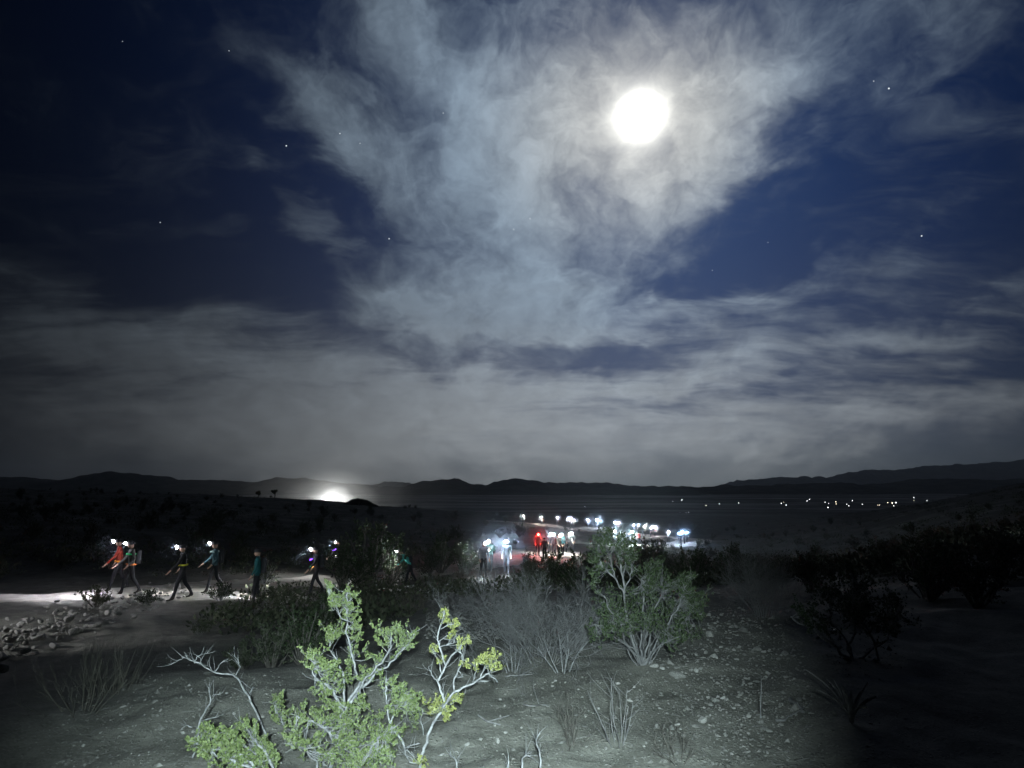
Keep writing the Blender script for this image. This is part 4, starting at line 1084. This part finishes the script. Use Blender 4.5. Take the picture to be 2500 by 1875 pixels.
# walkers on the near trail
person('person in red jacket with orange belt striding along the lit trail', 297, 1322, 21.5, 0, R(-55), (.30, .04, .022), lamp=VI, power=480, spot=56, aim=(0, -.9, -.42), pack=False, extra=(('band', (.85, .35, .04), (0, -.0, 1.0), 0),))
person('person in grey with green chest band following the red jacket', 326, 1328, 22.3, 1, R(-50), (.06, .06, .055), lamp=VI, power=600, spot=60, aim=(0, -.6, -.8), extra=(('band', (.05, .65, .2), (0, -.03, 1.33), 0), ('band', (.8, .25, .08), (0, .0, .99), 0)))
person('person in black with a yellow-green waist band on the dark trail', 452, 1335, 23, 0, R(-58), (.02, .02, .022), lamp=VI, power=120, spot=60, aim=(0, -.9, -.3), pack=False, extra=(('band', (.75, .72, .08), (0, -.02, 1.10), 0),))
person('person in slate blue jacket with pale collar stripes on the trail', 530, 1328, 24, 1, R(-60), (.05, .10, .12), lamp=WH, power=150, spot=75, aim=(0, -.8, -.6), extra=(('band', (.7, .85, .85), (0, -.05, 1.40), 0),))
person('person in dim teal jacket without a lamp behind lit grass', 632, 1346, 25.5, 2, R(-70), (.02, .11, .12), lamp=None)
person('person with purple, green and orange glow sticks on dark clothes', 775, 1342, 27.5, 0, R(-55), DK, lamp=WH, power=2300, spot=46, aim=(.0, -.84, -.54), extra=(('glow', (.25, .08, 1.0), (.0, -.22, 1.30), 3.0), ('glow', (.02, .8, .35), (-.22, -.12, 1.02), 2.0), ('glow', (1.0, .45, .12), (.10, -.2, 1.03), 2.5)))
person('person with a purple chest light and white hip lights on the trail', 828, 1324, 28.5, 1, R(-40), DK, lamp=WH, power=260, spot=80, aim=(-.2, -.8, -.6), pack=False, extra=(('glow', (.30, .10, 1.0), (.0, -.24, 1.32), 3.5), ('glow', (1.0, .92, .72), (-.05, -.2, 1.02), 4.0), ('glow', (.85, .8, 1.0), (.0, -.18, .92), 3.0)))
person('person in bright teal jacket bending forward with a hand torch', 1003, 1346, 33, 4, R(-75), (.10, .52, .48), lamp=WH, power=260, spot=90, aim=(.3, -.6, -.8), extra=(('torch', (.95, .97, 1.0), (.05, -.36, 1.0), 120),))
# group where the trail bends away
person('person in white and dark hooded top left of the green jacket'.replace('left of', 'close beside'), 1180, 1332, 39.5, 2, R(25), (.24, .25, .28), lamp=VI, power=60, pack=False)
person('person in pale green jacket holding a bright torch on the trail', 1197, 1321, 40.5, 3, R(-20), (.16, .38, .30), (.14, .15, .16), lamp=WH, power=330, extra=(('torch', (.9, 1.0, 1.0), (.12, -.42, 1.22), 380),))
person('person in grey behind a dazzling headlamp next to the green jacket', 1237, 1322, 43, 2, R(-5), GRY, (.2, .21, .24), lamp=BL, power=1700, pack=False)
person('person in dark clothes wearing a red headlamp', 1312, 1305, 56, 2, R(15), DK, lamp=(1.0, .03, .02), power=1100, pack=False)
person('small person in dark clothes lit red beside the red headlamp', 1329, 1316, 56, 2, R(-15), (.10, .07, .07), lamp=None, pack=False, hgt=.86)
person('person in white jacket and trousers behind the red headlamp', 1344, 1303, 60, 0, R(10), (.24, .25, .27), (.15, .16, .18), lamp=CY, power=900)
person('person in pale grey top next to the white jacket', 1352, 1305, 61, 2, R(-10), (.2, .22, .24), (.12, .13, .14), lamp=WH, power=160)
person('person in cream jacket next to the turquoise one', 1363, 1308, 62, 1, R(30), (.2, .2, .18), lamp=WM, power=500)
person('person in turquoise jacket with a pale cap', 1373, 1305, 62.5, 2, R(-30), (.08, .55, .60), lamp=CY, power=110, cap=(.7, .75, .75))
person('person in grey beside the end of the lit trail stretch', 1388, 1303, 65, 0, R(20), (.40, .41, .44), lamp=WM, power=650)
person('person in white top with violet headlamp at the lit stretch', 1396, 1302, 67, 2, R(-10), (.22, .22, .25), (.2, .2, .25), lamp=VI, power=150)
person('person with a dazzling headlamp above the big creosote', 1500, 1298, 80, 2, R(5), GRY, lamp=CY, power=1900)
person('person in pale green clothes beside the dazzling lamps', 1511, 1302, 79, 0, R(25), (.42, .58, .36), (.42, .56, .40), lamp=None)
person('person with the brightest greenish headlamp among shrubs', 1542, 1299, 84, 2, R(0), GRY, lamp=(.80, 1.0, .95), power=3600)
person('person in red top near the brightest headlamp', 1559, 1300, 84, 1, R(-20), (.70, .06, .06), lamp=None, pack=False)
GF = 'walkers with headlamps on the far trail'
LF = 'distant walker with a small white headlamp on the far dark trail'
for k, (x, y, Y, p, c) in enumerate([(1280,1260,140,330,WM),(1324,1263,137,380,WM),(1361,1264,134,240,WH),(1385,1266,132,120,VI),(1391,1267,131,120,VI),(1395,1266,131,120,WH),(1401,1270,130,330,WH),
        (1436,1270,127,300,VI),(1500,1275,120,260,VI),(1509,1276,119,280,WH),(1548,1282,113,220,VI),(1557,1281,114,180,BL),(1571,1285,112,420,WM),(1588,1288,110,300,VI),(1599,1287,109,460,WH),(1631,1298,101,240,WH)]):
    person(LF, x, y, Y, k % 4, R(random.uniform(-40, 40)), random.choice([GRY, (.3, .3, .33), (.1, .12, .2), (.25, .1, .1)]), lamp=c, power=p * 1.5, group=GF, lens_s=120.0, lens_k=2.2)
person('distant walker whose headlamp flares brightest on the far trail', 1457, 1269, 125, 2, 0, GRY, lamp=BL, power=4200, lens_s=120.0, lens_k=2.0)
for k, (x, y) in enumerate([(1657,1301),(1664,1297),(1670,1301),(1662,1304),(1676,1299)]):
    person('walker in the tight blue-lit cluster at the trail turn', x, y, 97 + k, k % 3, R(random.uniform(-50, 50)), GRY, lamp=(.50, .68, 1.0), power=650, group='walkers clustered at the trail turn', lens_s=90.0, lens_k=1.6)
# walker whose lamp catches the rocks of the bank
person('walker beside the rock bank shining a headlamp along it', 0, 0, 0, 2, math.atan2(4.2, -4.5) , GRY, lamp=WH, power=1300, spot=66, aim=(0, -.95, -.28), fixed=(-15.0, 11.0))

# ------------------------------------------------------------------ scrub over the slopes
PEOPLE_PX = [(project((o.location.x, o.location.y, o.location.z + 1.6)), project((o.location.x, o.location.y, o.location.z))) for o in COL.objects if o.get('category') == 'person']
def scatter():
    rng = random.Random(5); n = 0; tries = 0; used = []
    while n < 270 and tries < 9000:
        tries += 1
        Y = math.exp(rng.uniform(math.log(13), math.log(230))); xp = rng.uniform(-150, 2650)
        X = (xp - 1250) / F_PX * Y
        if trail_dist(X, Y) < 2.6: continue
        sc = rng.uniform(.5, 1.15); z = g1(X, Y)
        if any(math.hypot(X - a, Y - b) < 1.3 * (sc + s) * .8 for a, b, s in used): continue
        tx, ty, _ = project((X, Y, z + 1.4 * sc)); bx, by, dep = project((X, Y, z)); hw = 1.0 * sc / dep * F_PX
        if by > 1640 or (Y < 22 and 950 < xp < 2000): continue
        if xp > 1850 and (Y < 24 or ty < 1262): continue
        if xp < 520 and Y < 21: continue
        bad = False
        for (hx, hy, hd), (fx, fy, fd) in PEOPLE_PX:
            if dep < hd - .3 and abs(hx - tx) < hw + 8 and ty < fy - (fy - hy) * .12: bad = True; break
        if bad: continue
        used.append((X, Y, sc)); n += 1
        scrub(rng.choice([0, 1, 1, 3, 2, 4]), Vector((X, Y, z - .03)), sc, 'dark desert shrub scattered over the unlit slopes', 'desert shrubs scattered over the slopes')
scatter()
def low_scrub():
    rng = random.Random(15); n = 0
    while n < 70:
        Y = math.exp(rng.uniform(math.log(8), math.log(70))); xp = rng.uniform(1950, 2650) if rng.random() < .75 else rng.uniform(-100, 500)
        X = (xp - 1250) / F_PX * Y; z = g1(X, Y); bx, by, dep = project((X, Y, z))
        if trail_dist(X, Y) < 2.6 or by > 1660 or (xp < 600 and (Y < 24 or by > 1400)): continue
        n += 1; scrub(rng.choice([3, 1, 0]), Vector((X, Y, z - .03)), rng.uniform(.35, .65), 'low dark scrub growing on the unlit rise', 'low scrub on the unlit rise')
low_scrub()
def brush():
    rs = np.random.RandomState(4); n = 7000
    Y = np.exp(rs.uniform(math.log(14), math.log(260), n)); xp = rs.uniform(-250, 2750, n); X = (xp - 1250) / F_PX * Y
    H = rs.uniform(.22, .62, n); Z = gz(X, Y)
    d = np.min(np.hypot(TRAIL[None, :, 0] - X[:, None], TRAIL[None, :, 1] - Y[:, None]), axis=1)
    keep = d > np.where(Y > 38, 3.6, 2.2); keep &= ~((Y < 19) & (xp > 1000) & (xp < 2050)); keep &= ~((Y < 22) & (xp < 560)); keep &= ~((xp > 1080) & (xp < 1450) & (Y > 28) & (Y < 66) & (d < 6.5)); keep &= vnoise(X * .12, Y * .12, 77) + rs.uniform(-.3, .3, n) > -.12
    c, s_ = math.cos(PITCH), math.sin(PITCH); dz_ = Z + H - CAM_Z; dep = Y * c + dz_ * s_; ty = 937.5 - F_PX * (-Y * s_ + dz_ * c) / dep
    for (hx, hy, hd), (fx, fy, fd) in PEOPLE_PX:
        keep &= ~((dep < hd - .3) & (np.abs(hx - (1250 + F_PX * X / dep)) < 14 + .6 / dep * F_PX) & (ty < fy - .1 * (fy - hy)))
    X, Y, Z, H = X[keep], Y[keep], Z[keep], H[keep]; m = len(X); k = 34
    a = rs.uniform(0, 6.283, (m, k)); r = np.sqrt(rs.uniform(0, 1, (m, k))) * H[:, None] * 1.1; hh = rs.uniform(.02, 1, (m, k)) ** .7 * H[:, None] * np.sqrt(np.clip(1.05 - (r / (H[:, None] * 1.12)) ** 2, 0.05, 1))
    P = np.stack([X[:, None] + r * np.cos(a), Y[:, None] + r * np.sin(a), Z[:, None] + hh], -1).reshape(-1, 3)
    D = np.stack([np.cos(a) * .6, np.sin(a) * .6, rs.uniform(.1, 1.2, (m, k))], -1).reshape(-1, 3) + rs.normal(size=(m * k, 3)) * .35
    S = (H[:, None] * rs.uniform(.16, .34, (m, k))).reshape(-1, 1)
    tag(link('undergrowth', leaf_mesh('undergrowth', np.hstack([P, D, S]), M['scrub'], width=.28)), 'low dark desert brush covering the slopes and flats', None, None, 'stuff')
brush()
def ridge_tree(px_, py_, Y, H, label, seed):
    rng = random.Random(seed); X = (px_ - 1250) / F_PX * Y; c = Vector((X, Y, g1(X, Y) - .1)); wd = Wood(); leaves = []
    o = thing('desert_tree', label, 'tree', c)
    tr = wander(rng, Vector((0, 0, 0)), Vector((.08, 0, 1)), H * .5, 4, .12); wd.tube(tr, .16, .12, 6)
    for k in range(6):
        a = rng.uniform(0, 6.28); p, d = point_on(tr, rng.uniform(.6, 1)); arm = wander(rng, p, Vector((math.cos(a), math.sin(a), .8)), H * rng.uniform(.25, .45), 4, .2, .15); wd.tube(arm, .10, .07, 5)
        for j in range(170):
            leaves.append((*(arm[-1] + rdir(rng) * .25 * rng.random() - Vector((0, 0, rng.random() * .4))), *rdir(rng, .3), rng.uniform(.3, .55)))
    link('trunk', wd.mesh('trunk', M['dark_bark']), o); tag(link('crown', leaf_mesh('crown', leaves, M['leaf_dark'], width=.10), o), kind='stuff')
ridge_tree(680, 1212, 200, 3.6, 'spiky desert tree standing tallest on the dark ridge', 1)
ridge_tree(640, 1210, 205, 2.6, 'smaller spiky desert tree on the dark ridge', 2)

# ------------------------------------------------------------------ lamps far away
POLE = mesh_from('pole', *lathe([(.12, 0), (.09, 5.0), (.001, 5.02)], 8), M['strap'], True)
def yard_lights():
    warm = (1.0, .88, .66); cool = (.95, .97, 1.0); heads = {}
    for x, y, s, c in [(1643,1224,.6,cool),(1665,1220,1.25,cool),(1664,1221,.8,cool),(1757,1230,.9,cool),(1724,1234,1.0,warm),(1804,1228,.8,cool),(1908,1229,.9,cool),(1914,1226,.5,warm),(1920,1233,1.0,cool),(1971,1223,.8,cool),(1977,1219,.8,cool),(2015,1226,.8,cool),(2024,1229,.7,cool),
            (2022,1239,1.2,cool),(2041,1225,.9,warm),(2042,1230,.8,warm),(2068,1231,.7,cool),(2073,1235,.8,cool),(2082,1222,.9,cool),(2106,1231,.8,cool),(2144,1233,.6,warm),(2148,1233,.7,warm),(2168,1227,.8,warm),(2179,1228,1.2,warm),(2188,1227,1.4,cool),(2183,1235,.8,cool),(2232,1215,.8,cool),(2232,1222,.6,warm),(2239,1236,.7,cool),(2264,1222,.8,cool),(1682,1251,.7,cool),(1676,1252,.45,cool),(1660,1251,.45,cool),(1428,1237,.7,cool)]:
        d = ray(x, y + 7); p = hit(x, y + 8, 320)
        if p.y > 1600: p = Vector((ray(x, y).x / ray(x, y).y * 1100, 1100, 0)); p.z = g1(p.x, p.y)
        o = thing('yard_light', 'tiny pole light shining among the far valley settlement', 'light', p, 0, 'pole lights of the far valley settlement')
        k = p.y / 900.0
        pl_ = link('pole', POLE, o)
        zl = at(x, y, p.y).z - p.z; pl_.scale = (1, 1, max(.3, zl / 5.0))
        if (s, c) not in heads: heads[(s, c)] = ball('lamp', .40 * s, glowing('far_lamp', c, 9.0), 2)
        h = link('lamp', heads[(s, c)], o, Vector((0, 0, zl))); h.scale = (k, k, k)
yard_lights()
def floodlight():
    Y = 250.0; X = (818 - 1250) / F_PX * Y; z = g1(X, Y)
    zl = at(818, 1230, Y).z
    o = thing('floodlight', 'strong white floodlight glaring from behind the dark ridge', 'floodlight', (X, Y, z))
    p = link('pole', POLE, o); p.scale = (1, 1, (zl - z) / 5)
    h = link('lamp', mesh_from('lamp', *lathe([(.001, -.2), (.35, -.2), (.4, 0), (.35, .2), (.001, .2)], 12), glowing('flood_lens', (1.0, .98, .92), 60), True), o, Vector((0, 0, zl - z)))
    L = bpy.data.lights.new('flood_beam', 'POINT'); L.energy = 30000; L.color = (1.0, .97, .90); L.shadow_soft_size = .5
    link('flood_beam', L, o, Vector((0, 0, zl - z + .7)))
floodlight()

# ------------------------------------------------------------------ air: thin haze over the whole valley, added dusty air where lamps should glow
def haze():
    bm = bmesh.new(); bmesh.ops.create_cube(bm, size=1.0)
    me = bpy.data.meshes.new('haze')
    for v in bm.verts: v.co = Vector((v.co.x * 15000, 3400 + v.co.y * 8400, 112 + v.co.z * 310))
    bm.to_mesh(me); bm.free(); me.materials.append(air('haze', .00006, '', (.86, .93, 1.0), .55))
    tag(link('haze', me), 'thin night haze filling the valley air', None, None, 'stuff')
def glow_dust(name, label, c, rad, density, col=(.92, .96, 1.0)):  # lumpy air volume put in so lamps inside it show a glow
    me = ball(name, 1.0, air(name, density, '', col), 3); rng = random.Random(3)
    for v in me.vertices:
        n = 1 + .18 * math.sin(3 * v.co.x + 1) * math.sin(4 * v.co.y) + .08 * math.sin(7 * v.co.z)
        v.co = Vector((v.co.x * rad[0] * n, v.co.y * rad[1] * n, v.co.z * rad[2] * n))
    tag(link(name, me, None, c), label, None, None, 'stuff')
HAZE = True
if HAZE: haze()
def all_glow_dust():
    a = at(1200, 1330, 43); b = at(1580, 1300, 95)
    glow_dust('glow_dust', 'dusty air added for the glow round the walkers and their lamps', Vector(((a.x + b.x) / 2, (a.y + b.y) / 2 + 14, -4.0)), (24, 62, 7.5), .0012, (.78, .88, 1.0))
    c = at(818, 1228, 250); 
    for rr, de in ((7, .010), (14, .005), (24, .0025), (44, .0012)):
        glow_dust('glow_dust', 'dusty air added for the glow round the floodlight behind the ridge', Vector((c.x, 250, c.z)), (rr * 1.25, rr, rr * .85), de)
all_glow_dust()
